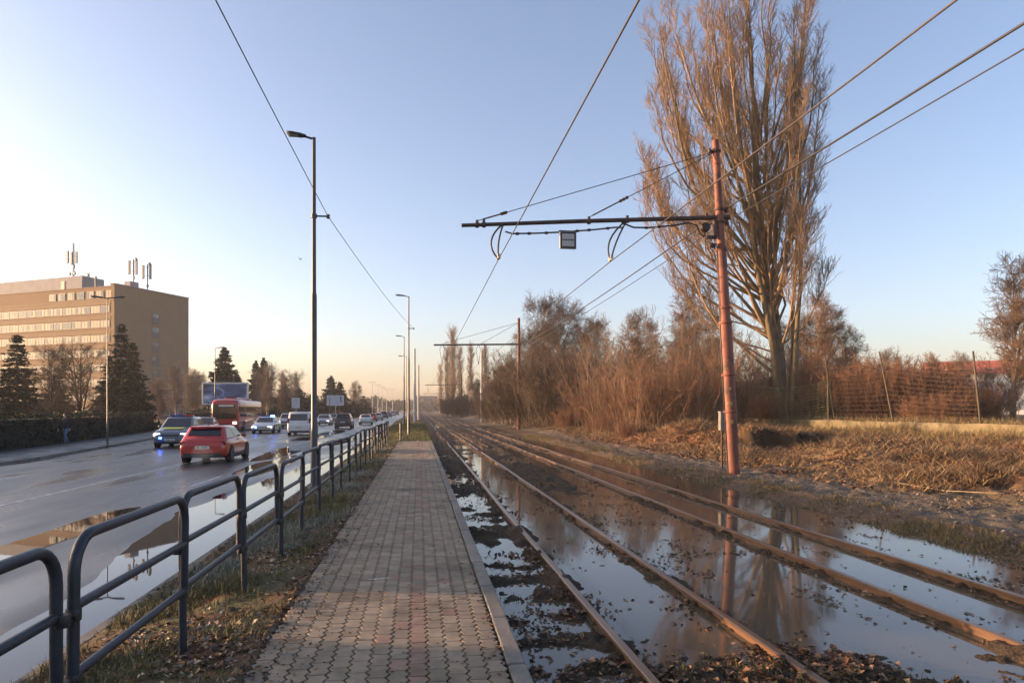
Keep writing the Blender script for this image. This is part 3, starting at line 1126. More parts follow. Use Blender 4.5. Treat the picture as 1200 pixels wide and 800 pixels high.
def onarm(px):
    """point along the arm in photo column px"""
    f = (px - 541) / (848 - 541)
    lo, hi = 0.0, 1.0
    for _ in range(40):
        mid = (lo + hi) / 2
        p = TIP + AX * mid
        q = 600 + 800 * (p.x * cT - p.y * sT) / (p.x * sT + p.y * cT)
        if q < px:
            lo = mid
        else:
            hi = mid
    return TIP + AX * lo


b = MB()
for px in (559, 567, 690, 735, 828):
    p = onarm(px) - off
    b.lathe([(.062, -.05), (.075, -.04), (.075, .04), (.062, .05)], 10, Matrix.Translation(p) @ Matrix.Rotation(PI / 2, 4, 'Y'))
    b.bbox(p.x - .035, p.x + .035, p.y - .03, p.y + .03, p.z + .04, p.z + .13, .008)
b.build('arm_clamp', m_dsteel, arm)
# stays from the arm up to the pole
sttop = Vector((bx, by, bz)) + mt @ Vector((0, 0, ZD(178, bd) - bz))
for px, nm in ((560, 0), (690, 1)):
    a = onarm(px) + Vector((0, 0, .11))
    b = MB()
    b.tube([a - off, sttop - off], .011, 6)
    st = b.build('stay_wire', m_cable, t)
    b = MB()
    for f in ((.05, .30) if nm == 0 else (.10, .62)):
        pass
    f0, f1 = (.02, .115) if nm == 0 else (.03, .30)
    p, q = a.lerp(sttop, f0) - off, a.lerp(sttop, f1) - off
    b.tube([p, q], .020, 6)
    for k in range(3):
        g = p.lerp(q, .8 + .09 * k)
        b.tube([g - (q - p).normalized() * .03, g + (q - p).normalized() * .03], .042, 8)
    b.build('strain_insulator', m_insul, st)
# insulated cross rod slung below the arm
pts = []
for px, dz in ((592, -.20), (600, -.26), (630, -.27), (664, -.26), (700, -.22), (722, -.18), (730, -.20)):
    pts.append(onarm(px) + Vector((0, -.02, dz)) - off)
b = MB()
b.tube(pts, .022, 8)
pts2 = [onarm(px) + Vector((0, -.02, dz)) - off for px, dz in ((728, -.06), (742, -.20), (760, -.22), (790, -.18), (806, -.12), (816, -.20), (820, -.42), (824, -.52), (827, -.34), (833, -.15))]
b.tube(pts2, .024, 8)
rod = b.build('cross_rod', m_cable, t)
b = MB()
for px, dz in ((606, -.265), (620, -.27), (640, -.27), (676, -.245), (690, -.23), (712, -.20), (757, -.22), (772, -.205)):
    p = onarm(px) + Vector((0, -.02, dz)) - off
    b.tube([p - Vector((.04, 0, 0)), p + Vector((.04, 0, 0))], .038, 8)
b.build('rod_fitting', m_black, rod)
# contact wire hangers (bowed loops)
WL = Vector((2.05, by, 5.66))
WR = Vector((5.06, by, 5.70))
for px, wp in ((590, WL), (735, WR)):
    top = onarm(px)
    b = MB()
    for s in (-1, 1):
        pts = []
        for f in np.linspace(0, 1, 9):
            p = top.lerp(wp, f) + Vector(((s * .10 - .16) * math.sin(PI * f) ** .8, .02 * s, 0))
            pts.append(p - off + Vector((0, -.01, 0)))
        b.tube(pts, .024, 8)
    hg = b.build('wire_hanger', m_cable, t)
    b = MB()
    p = wp - off
    b.tube([p + Vector((0, -.18, .03)), p + Vector((0, .18, .03))], [.02, .02], 8)
    b.bbox(p.x - .045, p.x + .045, p.y - .09, p.y + .09, p.z + .01, p.z + .13, .012)
    b.build('wire_clip', m_galv, hg)
# tensioning gear beside the pole
g0 = ATT - off + Vector((-.36, -.05, -.12))
b = MB()
b.lathe([(.03, -.05), (.13, -.05), (.10, -.02), (.10, .02), (.13, .05), (.03, .05)], 14, Matrix.Translation(g0 + Vector((-.08, 0, -.18))) @ Matrix.Rotation(PI / 2, 4, 'X'))
b.bbox(g0.x - .05, g0.x + .22, g0.y - .05, g0.y + .05, g0.z - .48, g0.z - .40, .01)
b.bbox(g0.x + .16, g0.x + .25, g0.y - .05, g0.y + .05, g0.z - .48, g0.z + .02, .01)
b.lathe([(.03, 0), (.075, .02), (.05, .05), (.08, .08), (.05, .11), (.08, .14), (.03, .17)], 10, Matrix.Translation(g0 + Vector((.05, 0, -.66))) @ Matrix.Rotation(PI / 2, 4, 'Y'))
b.tube([g0 + Vector((-.08, 0, -.30)), g0 + Vector((-.08, 0, -.62)), g0 + Vector((-.06, 0, -.85))], .014, 6)
b.build('tension_wheel', m_dsteel, t)
b = MB()
for zz, sg in ((7.20, 1), (6.86, 1), (ZD(178, bd), -1)):
    p = mt @ Vector((0, 0, zz - bz))
    b.lathe([(.12, -.03), (.135, -.025), (.135, .025), (.12, .03)], 14, Matrix.Translation(p))
    b.tube([p, p + Vector((sg * .20, -.02, .0))], .018, 6)
    b.lathe([(.03, -.07), (.06, -.05), (.035, -.02), (.06, .01), (.035, .04), (.03, .07)], 10, Matrix.Translation(p + Vector((sg * .19, -.02, .0))))
b.build('feeder_bracket', m_dsteel, po)

# square sign on the arm
sp = onarm(664.5)
s = empty('hanging_sign', (sp.x, sp.y - .10, sp.z - .26), 0, 'square grey sign with a dark dashed line, slung under the tram arm', 'sign')
q = .225
b = MB()
b.bbox(-q, q, -.03, .03, -2 * q - .02, -.02, .012)
b.build('panel', m_galv, s)
b = MB()
for x0, x1, z0, z1 in ((-q + .02, q - .02, -.075, -.035), (-q + .02, q - .02, -2 * q + .0, -2 * q + .04), (-q + .02, -q + .06, -2 * q + .04, -.075), (q - .06, q - .02, -2 * q + .04, -.075)):
    b.bbox(x0, x1, -.042, -.030, z0, z1, .003)
b.build('border', m_black, s)
b = MB()
b.bbox(-q + .06, q - .06, -.036, -.0305, -2 * q + .04, -.075, .002)
b.build('sign_face', m_signf, s)
b = MB()
zc = -q - .015
for x0, x1 in ((-.16, -.085), (.075, .15)):
    b.bbox(x0, x1, -.041, -.0365, zc - .012, zc + .012, .002)
for cx, rx_, rz_ in ((-.055, .028, .034), (.012, .014, .036), (.085, .03, .028)):
    b.add([(cx - rx_, -.041, zc), (cx, -.041, zc - rz_), (cx + rx_, -.041, zc), (cx, -.041, zc + rz_)], [(0, 1, 2, 3)], False)
for cx in (.0,):
    b.bbox(cx - .03, cx + .05, -.0405, -.0368, zc - .008, zc + .008, .001)
b.build('dashed_symbol', m_black, s)
b = MB()
for x in (-q + .05, q - .05):
    b.tube([(x, 0, -.03), (x, .05, .02)], .014, 6)
b.bbox(-q - .02, q + .02, -.02, .03, -.02, .012, .004)
b.build('hanger_bracket', m_black, s)

# box on a short post beside the red mast
X, Y, d = PZ(846.5, 533, .25)
X, Y = PD(846, 20.2)
t2 = empty('cable_box', (X, Y, T1(X, Y)), R(8), 'pale grey cable cabinet on a short post behind the red mast', 'cabinet')
b = MB()
b.bbox(-.085, .085, -.07, .07, 1.12, 1.66, .012)
b.build('cabinet', m_kerb, t2)
b = MB()
b.bbox(-.10, .10, -.085, .085, 1.662, 1.685, .008)
b.build('lid', m_galv, t2)
b = MB()
b.tube([(0, 0, -.2), (0, 0, 1.10)], .035, 8)
b.build('post', m_clip, t2)

# further masts down the line
def far_mast(px, py_base, zb, h, label, m, r0=.15, r1=.09, arm_to=None, arm_z=7.2, d=None, both=False):
    if d is None:
        X, Y, d = PZ(px, py_base, zb)
    else:
        X, Y = PD(px, d)
    z0 = T1(X, Y)
    t = empty('tram_mast', (X, Y, z0), 0, label, 'tram mast', 'tram masts along the track')
    mast_pole(t, h, r0, r1, m)
    if arm_to is not None:
        b = MB()
        za = arm_z - z0
        b.tube([(arm_to - X, 0, za - .15), (0, 0, za), (.25, 0, za)], [.07, .075, .075], 8)
        a = b.build('cantilever_arm', m_dsteel, t)
        for xw in (1.95, 5.06):
            b = MB()
            b.tube([(xw - X, 0, za - .05), (xw - X - .2, 0, za - .5), (xw - X, 0, 5.66 - z0)], .022, 6)
            b.tube([(xw - X, 0, za - .05), (xw - X + .2, 0, za - .5), (xw - X, 0, 5.66 - z0)], .022, 6)
            b.build('wire_hanger', m_cable, a)
        b = MB()
        b.tube([(arm_to - X + .8, 0, za), (0, 0, h * .96)], .016, 6)
        b.tube([((arm_to - X) * .45, 0, za), (0, 0, h * .96)], .016, 6)
        b.build('stay_wire', m_cable, t)
    return t, X, Y, z0


M2 = far_mast(608, 503, 0.05, 9.6, 'dark red tram mast with a long arm in front of the dark bushes', m_red2, .17, .12, 1.25, 7.42)
M3 = far_mast(564.5, 490, .55, 9.7, 'pale grey concrete tram mast behind the second red mast', m_conc, .19, .14, d=92)
far_mast(541, 0, .4, 9.4, 'grey tram mast far along the right side of the track', m_dsteel, .16, .12, 1.3, 7.3, d=150)
far_mast(524.5, 0, .3, 9.4, 'farthest tram mast on the right side, almost at the end of the track', m_dsteel, .18, .14, 1.3, 7.3, d=230)
far_mast(486, 495, .15, 9.7, 'weathered concrete mast on the left of the track beside the slim lamps', m_conc, .17, .12, d=90)
far_mast(490.5, 0, .15, 9.0, 'second weathered concrete mast on the left of the track, partly behind the first', m_conc, .17, .12, d=112)

# ------------------------------------------------------------------ wires


def wire(name, pts, r, label, cat, sag=0.0, m=m_cable, n=12, group=None):
    P = []
    for a, b_ in zip(pts[:-1], pts[1:]):
        a, b_ = Vector(a), Vector(b_)
        for f in np.linspace(0, 1, n, endpoint=False):
            p = a.lerp(b_, f)
            p.z -= sag * 4 * f * (1 - f)
            P.append(p)
    P.append(Vector(pts[-1]))
    mb = MB()
    mb.tube(P, r, 6)
    return tag(mb.build(name, m), label, cat, group)


wire('contact_wire', [(2.05, -24, 5.62), WL, (2.0, 60, 5.62), (2.0, 150, 5.62), (2.0, 230, 5.62)], .0125, 'dark overhead wire running straight above the left track', 'overhead wire', .06, m_copper, group='overhead wires')
wire('contact_wire', [(5.06, -24, 5.66), WR, (5.06, 60, 5.66), (5.06, 150, 5.66), (5.06, 230, 5.66)], .0125, 'dark overhead wire above the right track, lowest of three beside the red mast', 'overhead wire', .06, m_copper, group='overhead wires')
f1 = Vector((bx, by, bz)) + mt @ Vector((0, 0, 7.20 - bz)) + Vector((.19, -.02, .04))
wire('feeder_cable', [(8.2, -22, 7.32), f1, (8.6, 60.3, 7.3), (8.3, 92, 7.5)], .021, 'thick black feeder cable passing the red mast above its arm, upper of the pair', 'cable', .25, group='feeder cables on the masts')
f2 = Vector((bx, by, bz)) + mt @ Vector((0, 0, 6.86 - bz)) + Vector((.19, -.02, .04))
wire('feeder_cable', [(8.25, -22, 7.0), f2, (8.6, 60.3, 7.0), (8.3, 92, 7.2)], .012, 'thin black feeder cable passing the red mast just under the thick one', 'cable', .25, group='feeder cables on the masts')
c1 = Vector((L1[1] + .34, L1[2], L1[3] + 6.72))
c2 = Vector((L2[1] + .34, L2[2], L2[3] + 7.15))
wire('lamp_cable', [(-2.6, -18, 6.95), c1, c2], .009, 'thin sagging grey cable strung between the tall street lamps', 'cable', .22, n=20)

# dark bollard at the end of the platform
X, Y, d = PZ(469.5, 517, .08)
b = MB()
b.lathe([(.055, -.2), (.055, .98), (.045, 1.02), (.02, 1.03)], 12)
b.lathe([(.08, -.05), (.08, .02), (.058, .05)], 12)
tag(b.build('bollard', m_lamp, None, (X, Y, T1(X, Y))), 'short dark post standing in the grass at the platform end', 'post')

# ------------------------------------------------------------------ low wall and old fences on the right bank
m_wall = mat('mossy_concrete', (.10, .080, .042), (.165, .135, .078), scale=2.5, rough=.9, bump=.9, bscale=18, detail=8)
spots(m_wall, (.035, .032, .020), 1.6, .48, .66)
spots(m_wall, (.24, .21, .15), 5, .62, .72)
mb = MB()
ys = np.arange(12, 46.5, .5)
rings = []
for y in ys:
    jt = .035 * float(vnoise(np.array([y * 1.3]), np.array([0.0]), 3)[0])
    tz = 1.20 + jt - .02 * (int(y) % 6 == 0)
    rings.append([Vector((20.92 + jt, y, .2)), Vector((21.16, y, .2)), Vector((21.17, y, tz - .03)), Vector((21.13, y, tz)), Vector((20.98, y, tz)), Vector((20.94 + jt, y, tz - .04))])
mb.loft(rings, True, False)
tag(mb.build('retaining_wall', m_wall), 'low mossy concrete wall along the top of the dirt bank', 'wall')

m_gwire = mat('green_mesh_wire', (.10, .115, .06), (.14, .145, .08), scale=5, rough=.6)
m_rwire = mat('rusty_mesh_wire', (.12, .06, .030), (.18, .09, .04), scale=5, rough=.7)
m_post = mat('weathered_post', (.06, .048, .03), (.10, .08, .05), scale=5, rough=.8, bump=.3)


def fence(px_list, d_list, htop, hmesh, lean, label, mw, mp, gapx, gapz, wr):
    pts = [PD(px, d) for px, d in zip(px_list, d_list)]
    t = empty('mesh_fence', (pts[0][0], pts[0][1], T1(*pts[0])), 0, label, 'fence', 'old wire fences on the bank')
    o = Vector(t.location)
    base = [Vector((x, y, T1(x, y))) - o for x, y in pts]
    tops = [bb + Vector((l, 0, h)) for bb, h, l in zip(base, htop, lean)]
    for bb, tt in zip(base, tops):
        b = MB()
        b.tube([bb - Vector((0, 0, .2)), tt], .035, 8)
        b.build('post', mp, t)
    tb = Tubes()
    for i in range(len(base) - 1):
        n = max(2, int((base[i + 1] - base[i]).length / gapx))
        a0, a1 = base[i], base[i + 1]
        u0 = a0.lerp(tops[i], hmesh[i] / htop[i])
        u1 = a1.lerp(tops[i + 1], hmesh[i + 1] / htop[i + 1])
        for k in range(n + 1):
            f = k / n
            lo_, hi_ = a0.lerp(a1, f), u0.lerp(u1, f)
            bow = Vector((.10 * math.sin(k * 1.7), .05 * math.sin(k * .9), -.05 * math.sin(PI * f)))
            tb.add([lo_, lo_.lerp(hi_, .5) + bow, hi_ + Vector((0, 0, -.12 * math.sin(PI * f)))], [wr, wr, wr], 3)
        m = int(max(hmesh[i], hmesh[i + 1]) / gapz)
        for k in range(m + 1):
            f = k / m
            l0, l1 = a0.lerp(u0, f), a1.lerp(u1, f)
            tb.add([l0, l0.lerp(l1, .35) + Vector((.05 * math.sin(k), 0, -.09 * f)), l0.lerp(l1, .7) + Vector((.06 * math.cos(k * 2), 0, -.10 * f)), l1], [wr * (1.6 if k == m else 1)] * 4, 3)
    link('wire_mesh', tb.mesh('wire_mesh', mw), t)
    return t


fence([862, 880, 923, 971], [46, 44, 39, 35.6], [2.6, 3.0, 3.3, 2.6], [2.0, 2.25, 2.2, 2.2], [0, 0, -.03, -.06], 'sagging green wire fence with thin upright posts below the big poplar', m_gwire, m_post, .20, .16, .0085)
fence([979, 1048, 1150], [36.5, 31.3, 26.0], [3.5, 3.3, 2.9], [2.9, 2.9, 2.2], [-.60, -.75, -.35], 'tall rusty wire mesh fence with posts leaning to the left', m_rwire, m_post, .26, .22, .0065)
# loose dry stalks lying on the bank
tb = Tubes()
for px, py, z, dx, dy, dz in ((880 + 200, 533, .62, 2.6, -.8, .12), (1045, 545, .5, .6, -2.2, -.3), (1000, 520, .8, 1.5, .6, .3), (960, 545, .35, 1.8, -.4, .1), (930, 538, .45, 1.1, .5, .25)):
    X, Y, d = PZ(px, py, z)
    z0 = T1(X, Y) + .06
    x1, y1, x2, y2 = X + dx * .45 + .12, Y + dy * .45 - .10, X + dx, Y + dy
    tb.add([(X, Y, z0), (x1, y1, T1(x1, y1) + .10), (x2, y2, T1(x2, y2) + .05)], [.013, .011, .005], 5)
m_stalk = mat('dry_stalk', (.24, .18, .105), (.34, .26, .16), scale=9, rough=.7)
tag(link('dry_stalks', tb.mesh('dry_stalks', m_stalk)), kind='stuff')
# ------------------------------------------------------------------ bare trees
def sample(P, Rd, n, t0, t1):
    """n stratified points on each polyline -> pos, tangent, radius, t, parent index"""
    m, k, _ = P.shape
    t = (np.arange(n)[None] + rng.random((m, n))) / n * (t1 - t0) + t0
    f = t * (k - 1)
    i = np.minimum(f.astype(int), k - 2)
    u = (f - i)[..., None]
    r = np.arange(m)[:, None]
    A, B = P[r, i], P[r, i + 1]
    pos = A + (B - A) * u
    tan = B - A
    tan /= np.linalg.norm(tan, axis=-1, keepdims=True) + 1e-9
    rad = Rd[r, i] * (1 - u[..., 0]) + Rd[r, i + 1] * u[..., 0]
    return pos.reshape(-1, 3), tan.reshape(-1, 3), rad.reshape(-1), t.reshape(-1)


def grow(P, Rd, n, t0, t1, ang, angsd, length, taper, k, up, wob, rr, rmin, grav=0.0):
    rmin = rmin * 1.25
    pos, tan, rad, t = sample(P, Rd, n, t0, t1)
    m = len(pos)
    q = rng.normal(size=(m, 3))
    q -= tan * (q * tan).sum(-1, keepdims=True)
    q /= np.linalg.norm(q, axis=-1, keepdims=True) + 1e-9
    a = np.radians(ang + angsd * rng.normal(size=m))[:, None]
    d = tan * np.cos(a) + q * np.sin(a)
    L = length * (1 - taper * t) * rng.uniform(.55, 1.2, m)
    out = np.zeros((m, k, 3))
    out[:, 0] = pos
    for j in range(1, k):
        d = d + np.array([0, 0, up]) + wob * rng.normal(size=(m, 3))
        d /= np.linalg.norm(d, axis=-1, keepdims=True)
        out[:, j] = out[:, j - 1] + d * (L / (k - 1))[:, None]
    r0 = np.minimum(rr * rad, rad * .9)
    r0 = np.maximum(r0, rmin * 1.3)
    f = np.linspace(0, 1, k)[None]
    R_ = r0[:, None] * (1 - f) + rmin * f
    return out, R_


def path(pts, r0, r1, k=9, wob=.0):
    pts = np.array(pts, float)
    s = np.linspace(0, len(pts) - 1, k)
    # smooth resample (Catmull-like through linear + smoothing)
    P = np.stack([np.interp(s, np.arange(len(pts)), pts[:, j]) for j in range(3)], -1)
    for _ in range(2):
        P[1:-1] = .25 * P[:-2] + .5 * P[1:-1] + .25 * P[2:]
    P[1:-1] += rng.normal(size=(k - 2, 3)) * wob
    return P[None], np.linspace(r0, r1, k)[None]


def tree_obj(name, label, cat, trunk, crown, mt_, mc_, group=None):
    t = empty(name, (0, 0, 0), 0, label, cat, group)
    link('trunk', trunk.mesh('trunk', mt_), t)
    link('crown', crown.mesh('crown', mc_), t)
    return t


m_pbark = mat('poplar_bark', (.085, .064, .036), (.175, .132, .074), scale=3.0, rough=.9, bump=.9, bscale=14, stretch=(2.5, 2.5, .5), detail=8)
m_ptwig = mat('poplar_twigs', (.19, .125, .070), (.27, .18, .105), scale=2, rough=.8)
m_bark = mat('grey_brown_bark', (.11, .080, .055), (.19, .14, .095), scale=4, rough=.9, bump=.6, bscale=18)
m_twig = mat('brown_twigs', (.12, .078, .052), (.18, .115, .074), scale=1.5, rough=.8)
m_bark2 = mat('shade_dark_bark', (.035, .027, .020), (.06, .047, .036), scale=4, rough=.9)  # darker bark copy, shade on the left trees put into the colour
m_dtwig2 = mat('shade_dark_twigs', (.034, .026, .020), (.055, .042, .032), scale=1.5, rough=.9)  # twigs darkened to stand for the shade on the left trees
m_rtwig = mat('red_brown_twigs', (.14, .070, .038), (.20, .10, .052), scale=1.5, rough=.8)
m_dtwig = mat('dark_twigs', (.070, .050, .037), (.11, .075, .052), scale=1.5, rough=.85)
m_pale = mat('pale_bark', (.20, .175, .145), (.28, .25, .21), scale=3, rough=.8)
m_ptwig2 = mat('pale_twigs', (.13, .10, .078), (.18, .14, .11), scale=2, rough=.8)

# ---- the big poplar
pX, pY = PD(921, 45)
pZ = T1(pX, pY)
px_m = 45 / 800.0


def pp(px, py, dy=0.0):
    """offset from the poplar's foot for a point of its outline"""
    return ((px - 921) * px_m * cT, -(px - 921) * px_m * sT + dy, (490 - py) * px_m)


tk, cr = Tubes(), Tubes()
stems = [
    ([(921, 494, 0), (914, 430, 0), (903, 360, .1), (892, 260, .2), (884, 150, .2), (880, 40, .2), (878, -40, .2)], .52, .05),
    ([(924, 494, .2), (921, 430, .3), (914, 350, .6), (908, 250, .8), (905, 140, .8), (903, 30, .8), (902, -30, .8)], .40, .04),
    ([(916, 494, -.2), (905, 425, -.4), (890, 345, -.6), (872, 255, -.8), (858, 150, -.9), (850, 50, -.9), (846, -25, -.9)], .36, .04),
    ([(926, 494, 0), (932, 430, .2), (936, 350, .4), (938, 260, .6), (938, 170, .6), (938, 70, .6)], .28, .03),
    ([(925, 494, -.3), (924, 430, -.7), (926, 340, -1.1), (926, 240, -1.3), (922, 130, -1.3), (918, 30, -1.2)], .28, .03),
]
OUT_Y = np.array([-40, 50, 150, 230, 300, 350, 400, 450])
OUT_L = np.array([800, 756, 748, 748, 758, 792, 862, 900])
OUT_R = np.array([930, 950, 962, 966, 974, 974, 962, 940])
L0 = []
for pts, r0, r1 in stems:
    P_, R_ = path([pp(*q) for q in pts], r0 * .85, r1 * .6, 11, .08)
    R_ = R_ * (.72 + .28 * np.linspace(1, 0, 11) ** 2)
    tk.add(P_, R_, 9)
    L0.append((P_, R_))
nl_ = 78
for i in range(nl_):
    ty = rng.uniform(-40, 330) if i % 3 else rng.uniform(-40, 90)
    if i >= 62:
        ty = rng.uniform(120, 345)
    lo_, hi_ = np.interp(ty, OUT_Y, OUT_L), np.interp(ty, OUT_Y, OUT_R)
    u = (i * .618 + rng.uniform(-.1, .1)) % 1.0
    if i >= 62:
        u = rng.choice([rng.uniform(0, .38), rng.uniform(.66, 1.0)])
    tx = lo_ + (hi_ - lo_) * u
    y0 = min(max(rng.uniform(290, 445), ty + 70), max(ty + 90, ty + rng.uniform(110, 260) + 120 * abs(u - .62)))
    x0 = np.interp(y0, [-40, 150, 350, 430, 490], [880, 890, 906, 915, 920])
    hw = (hi_ - lo_) * .5 * px_m
    dy = rng.uniform(-1, 1) * hw * math.sqrt(max(.05, 1 - (2 * u - 1) ** 2)) * .9
    dyy = y0 - ty
    pts = [(x0, y0, 0), (x0 + (tx - x0) * .40, y0 - .20 * dyy, dy * .35), (x0 + (tx - x0) * .74, y0 - .45 * dyy, dy * .7), (x0 + (tx - x0) * .93, y0 - .75 * dyy, dy * .92), (tx, ty, dy)]
    L = dyy * px_m
    P_, R_ = path([pp(*q) for q in pts], min(.15, .035 + .008 * L), .016, 9, .09)
    (tk if i < 34 else cr).add(P_, R_, 6)
    P_ = np.concatenate([P_], 0)
    s11 = np.linspace(0, 8, 11)
    P11 = np.stack([np.interp(s11, np.arange(9), P_[0, :, j]) for j in range(3)], -1)[None]
    R11 = np.interp(s11, np.arange(9), R_[0])[None]
    L0.append((P11, R11))
P0 = np.concatenate([a for a, _ in L0])
R0 = np.concatenate([b for _, b in L0])
P1, R1 = grow(P0, R0, 12, .36, .99, 27, 8, 3.0, .45, 6, .20, .09, .38, .009)
cr.add(P1, R1, 4)
P2, R2 = grow(P1, R1, 9, .12, .98, 31, 10, 1.25, .4, 4, .18, .11, .55, .0075)
cr.add(P2, R2, 3)
P3, R3 = grow(P2, R2, 4, .1, 1.0, 34, 12, .55, .3, 3, .14, .13, .75, .0058)
cr.add(P3, R3, 3)
t = tree_obj('poplar_tree', 'huge bare multi-stemmed poplar towering over the red mast', 'tree', tk, cr, m_pbark, m_ptwig)
t.location = (pX, pY, pZ - .15)


# ---- generic bare tree prototypes (built at the origin, then copied)
def bare(h, spread, nl, mt_, mc_, name, up=.06, ang=48, trunk_r=.16, lean=0.0, forks=3, n2=9, n3=7, n4=0, wob=.10, t0=.25):
    tk, cr = Tubes(), Tubes()
    L0 = []
    for f in range(forks):
        a = 2 * PI * f / max(1, forks) + rng.uniform(0, 1)
        s = (0 if f == 0 else .22) * h * spread
        P_, R_ = path([(0, 0, 0), (lean * .1 + .12 * s * math.cos(a), .12 * s * math.sin(a), h * .25), (lean * .4 + .55 * s * math.cos(a), .55 * s * math.sin(a), h * .6), (lean + s * math.cos(a), s * math.sin(a), h * rng.uniform(.85, 1))], trunk_r * (1 if f == 0 else .7), .015, 9, .05 * h / 8)
        L0.append((P_, R_))
        tk.add(P_, R_, 8)
    P0 = np.concatenate([a for a, _ in L0])
    R0 = np.concatenate([b for _, b in L0])
    P1, R1 = grow(P0, R0, nl, t0, .98, ang, 12, h * .38 * spread * 1.6, .55, 6, up, wob, .5, .008)
    cr.add(P1, R1, 5)
    P2, R2 = grow(P1, R1, n2, .15, .98, 42, 14, h * .15, .4, 5, up * .8, wob * 1.2, .6, .006)
    cr.add(P2, R2, 3)
    P3, R3 = grow(P2, R2, n3, .1, 1, 42, 16, h * .065, .3, 3, up * .6, wob * 1.4, .7, .0055)
    cr.add(P3, R3, 3)
    if n4:
        P4, R4 = grow(P3, R3, n4, .1, 1, 42, 16, h * .03, .3, 3, 0, wob * 1.5, .8, .005)
        cr.add(P4, R4, 3)
    return tree_obj(name, 'x', 'tree', tk, cr, mt_, mc_)


def thicket(h, rad, ns, mt_, mc_, name='bare_shrub', ang=9, n1=8, n2=5, n3=3, rs=.022):
    """many-stemmed shrub rising straight from the ground"""
    tk, cr = Tubes(), Tubes()
    a = rng.uniform(0, 2 * PI, ns)
    r = rad * np.sqrt(rng.random(ns))
    base = np.stack([r * np.cos(a), r * np.sin(a), np.full(ns, -.1)], -1)
    d = np.stack([.16 * np.cos(a) * r / rad, .16 * np.sin(a) * r / rad, np.ones(ns)], -1) + rng.normal(size=(ns, 3)) * math.radians(ang)
    d /= np.linalg.norm(d, axis=-1, keepdims=True)
    L = h * rng.uniform(.45, 1.0, ns)
    k = 7
    P = np.zeros((ns, k, 3))
    P[:, 0] = base
    for j in range(1, k):
        d = d + rng.normal(size=(ns, 3)) * .07 + np.array([0, 0, .03])
        d /= np.linalg.norm(d, axis=-1, keepdims=True)
        P[:, j] = P[:, j - 1] + d * (L / (k - 1))[:, None]
    f = np.linspace(0, 1, k)[None]
    Rd = rs * rng.uniform(.5, 1.3, ns)[:, None] * (1 - f) + .007 * f
    tk.add(P, Rd, 5)
    P1, R1 = grow(P, Rd, n1, .12, .98, 34, 12, h * .24, .4, 5, .07, .10, .55, .0065)
    cr.add(P1, R1, 3)
    P2, R2 = grow(P1, R1, n2, .1, 1, 38, 14, h * .10, .3, 4, .05, .13, .7, .0055)
    cr.add(P2, R2, 3)
    if n3:
        P3, R3 = grow(P2, R2, n3, .1, 1, 40, 14, h * .045, .3, 3, .03, .14, .8, .005)
        cr.add(P3, R3, 3)
    return tree_obj(name, 'x', 'shrub', tk, cr, mt_, mc_)


def put(proto, px, d, label, rz=None, sc=1.0, group=None, sz=None, first=[]):
    X, Y = PD(px, d)
    rz = rng.uniform(0, 6.28) if rz is None else rz
    z = T1(X, Y) - .08
    if proto.name not in first:
        first.append(proto.name)
        proto.location = (X, Y, z)
        proto.rotation_euler = (0, 0, rz)
        proto.scale = (sc, sc, sz or sc)
        proto['label'] = label
        if group:
            proto['group'] = group
        return proto
    c = plain_copy(proto, (X, Y, z), rz, label, group, sc, sz)
    return c


bareA = bare(11.5, .62, 15, m_bark, m_dtwig, 'bare_tree', up=.07, ang=46, forks=5, n2=10, n3=8, n4=3, trunk_r=.2, t0=.15)
bareB = bare(9, .5, 14, m_bark, m_twig, 'bare_tree', up=.10, ang=40, forks=3, n2=9, n3=8, n4=3)
darkT = bare(9.5, .62, 13, m_bark2, m_dtwig2, 'bare_tree', up=.05, ang=52, forks=4, n2=8, n3=6, n4=2, trunk_r=.17, t0=.2)
birch = bare(9.0, .42, 14, m_pale, m_ptwig2, 'birch_tree', up=.10, ang=36, forks=4, n2=9, n3=7, trunk_r=.13)
m_stem = mat('pale_brown_stems', (.17, .125, .085), (.26, .20, .14), scale=2, rough=.8)
thA = thicket(6.0, 2.3, 56, m_stem, m_rtwig, n1=8, n2=5, n3=3, ang=13)
thB = thicket(7.5, 2.6, 30, m_stem, m_twig, n1=9, n2=5, n3=3, rs=.045, ang=11)
thC = thicket(3.6, 2.4, 150, m_rtwig, m_rtwig, n1=8, n2=5, n3=2, rs=.015, ang=15)
thD = thicket(7.0, 3.2, 100, m_bark, m_dtwig, n1=11, n2=7, n3=4, rs=.03, ang=14)

G = 'bare trees and shrubs of the right-hand thicket'
# the tall clump behind the second mast
put(bareA, 652, 66, 'tall spreading bare tree rising over the dark bush behind the second red mast', .6, 1.0, G)
put(bareA, 690, 72, 'bare tree just right of the tall spreading one, partly behind it', 2.4, .86, G)
put(bareA, 625, 78, 'bare tree at the left end of the thicket, behind the dark bush', 4.0, .88, G)
put(thD, 628, 60.5, 'dense dark bush right behind the second red mast', .3, .95, G)
put(thD, 655, 57, 'dense dark bush in the middle of the thicket below the tall bare tree', 1.7, .9, G)
put(thD, 602, 72, 'dense dark bush at the left end of the thicket beside the track', 2.9, .8, G)
put(thD, 680, 55, 'dense dark bush nearest the pale slender stems', 4.3, .8, G)
put(thD, 578, 88, 'low dark bush beside the pale concrete mast', .9, .55, G)
put(thD, 640, 66, 'dark bush behind the other dark bushes of the thicket', 5.0, 1.1, G)
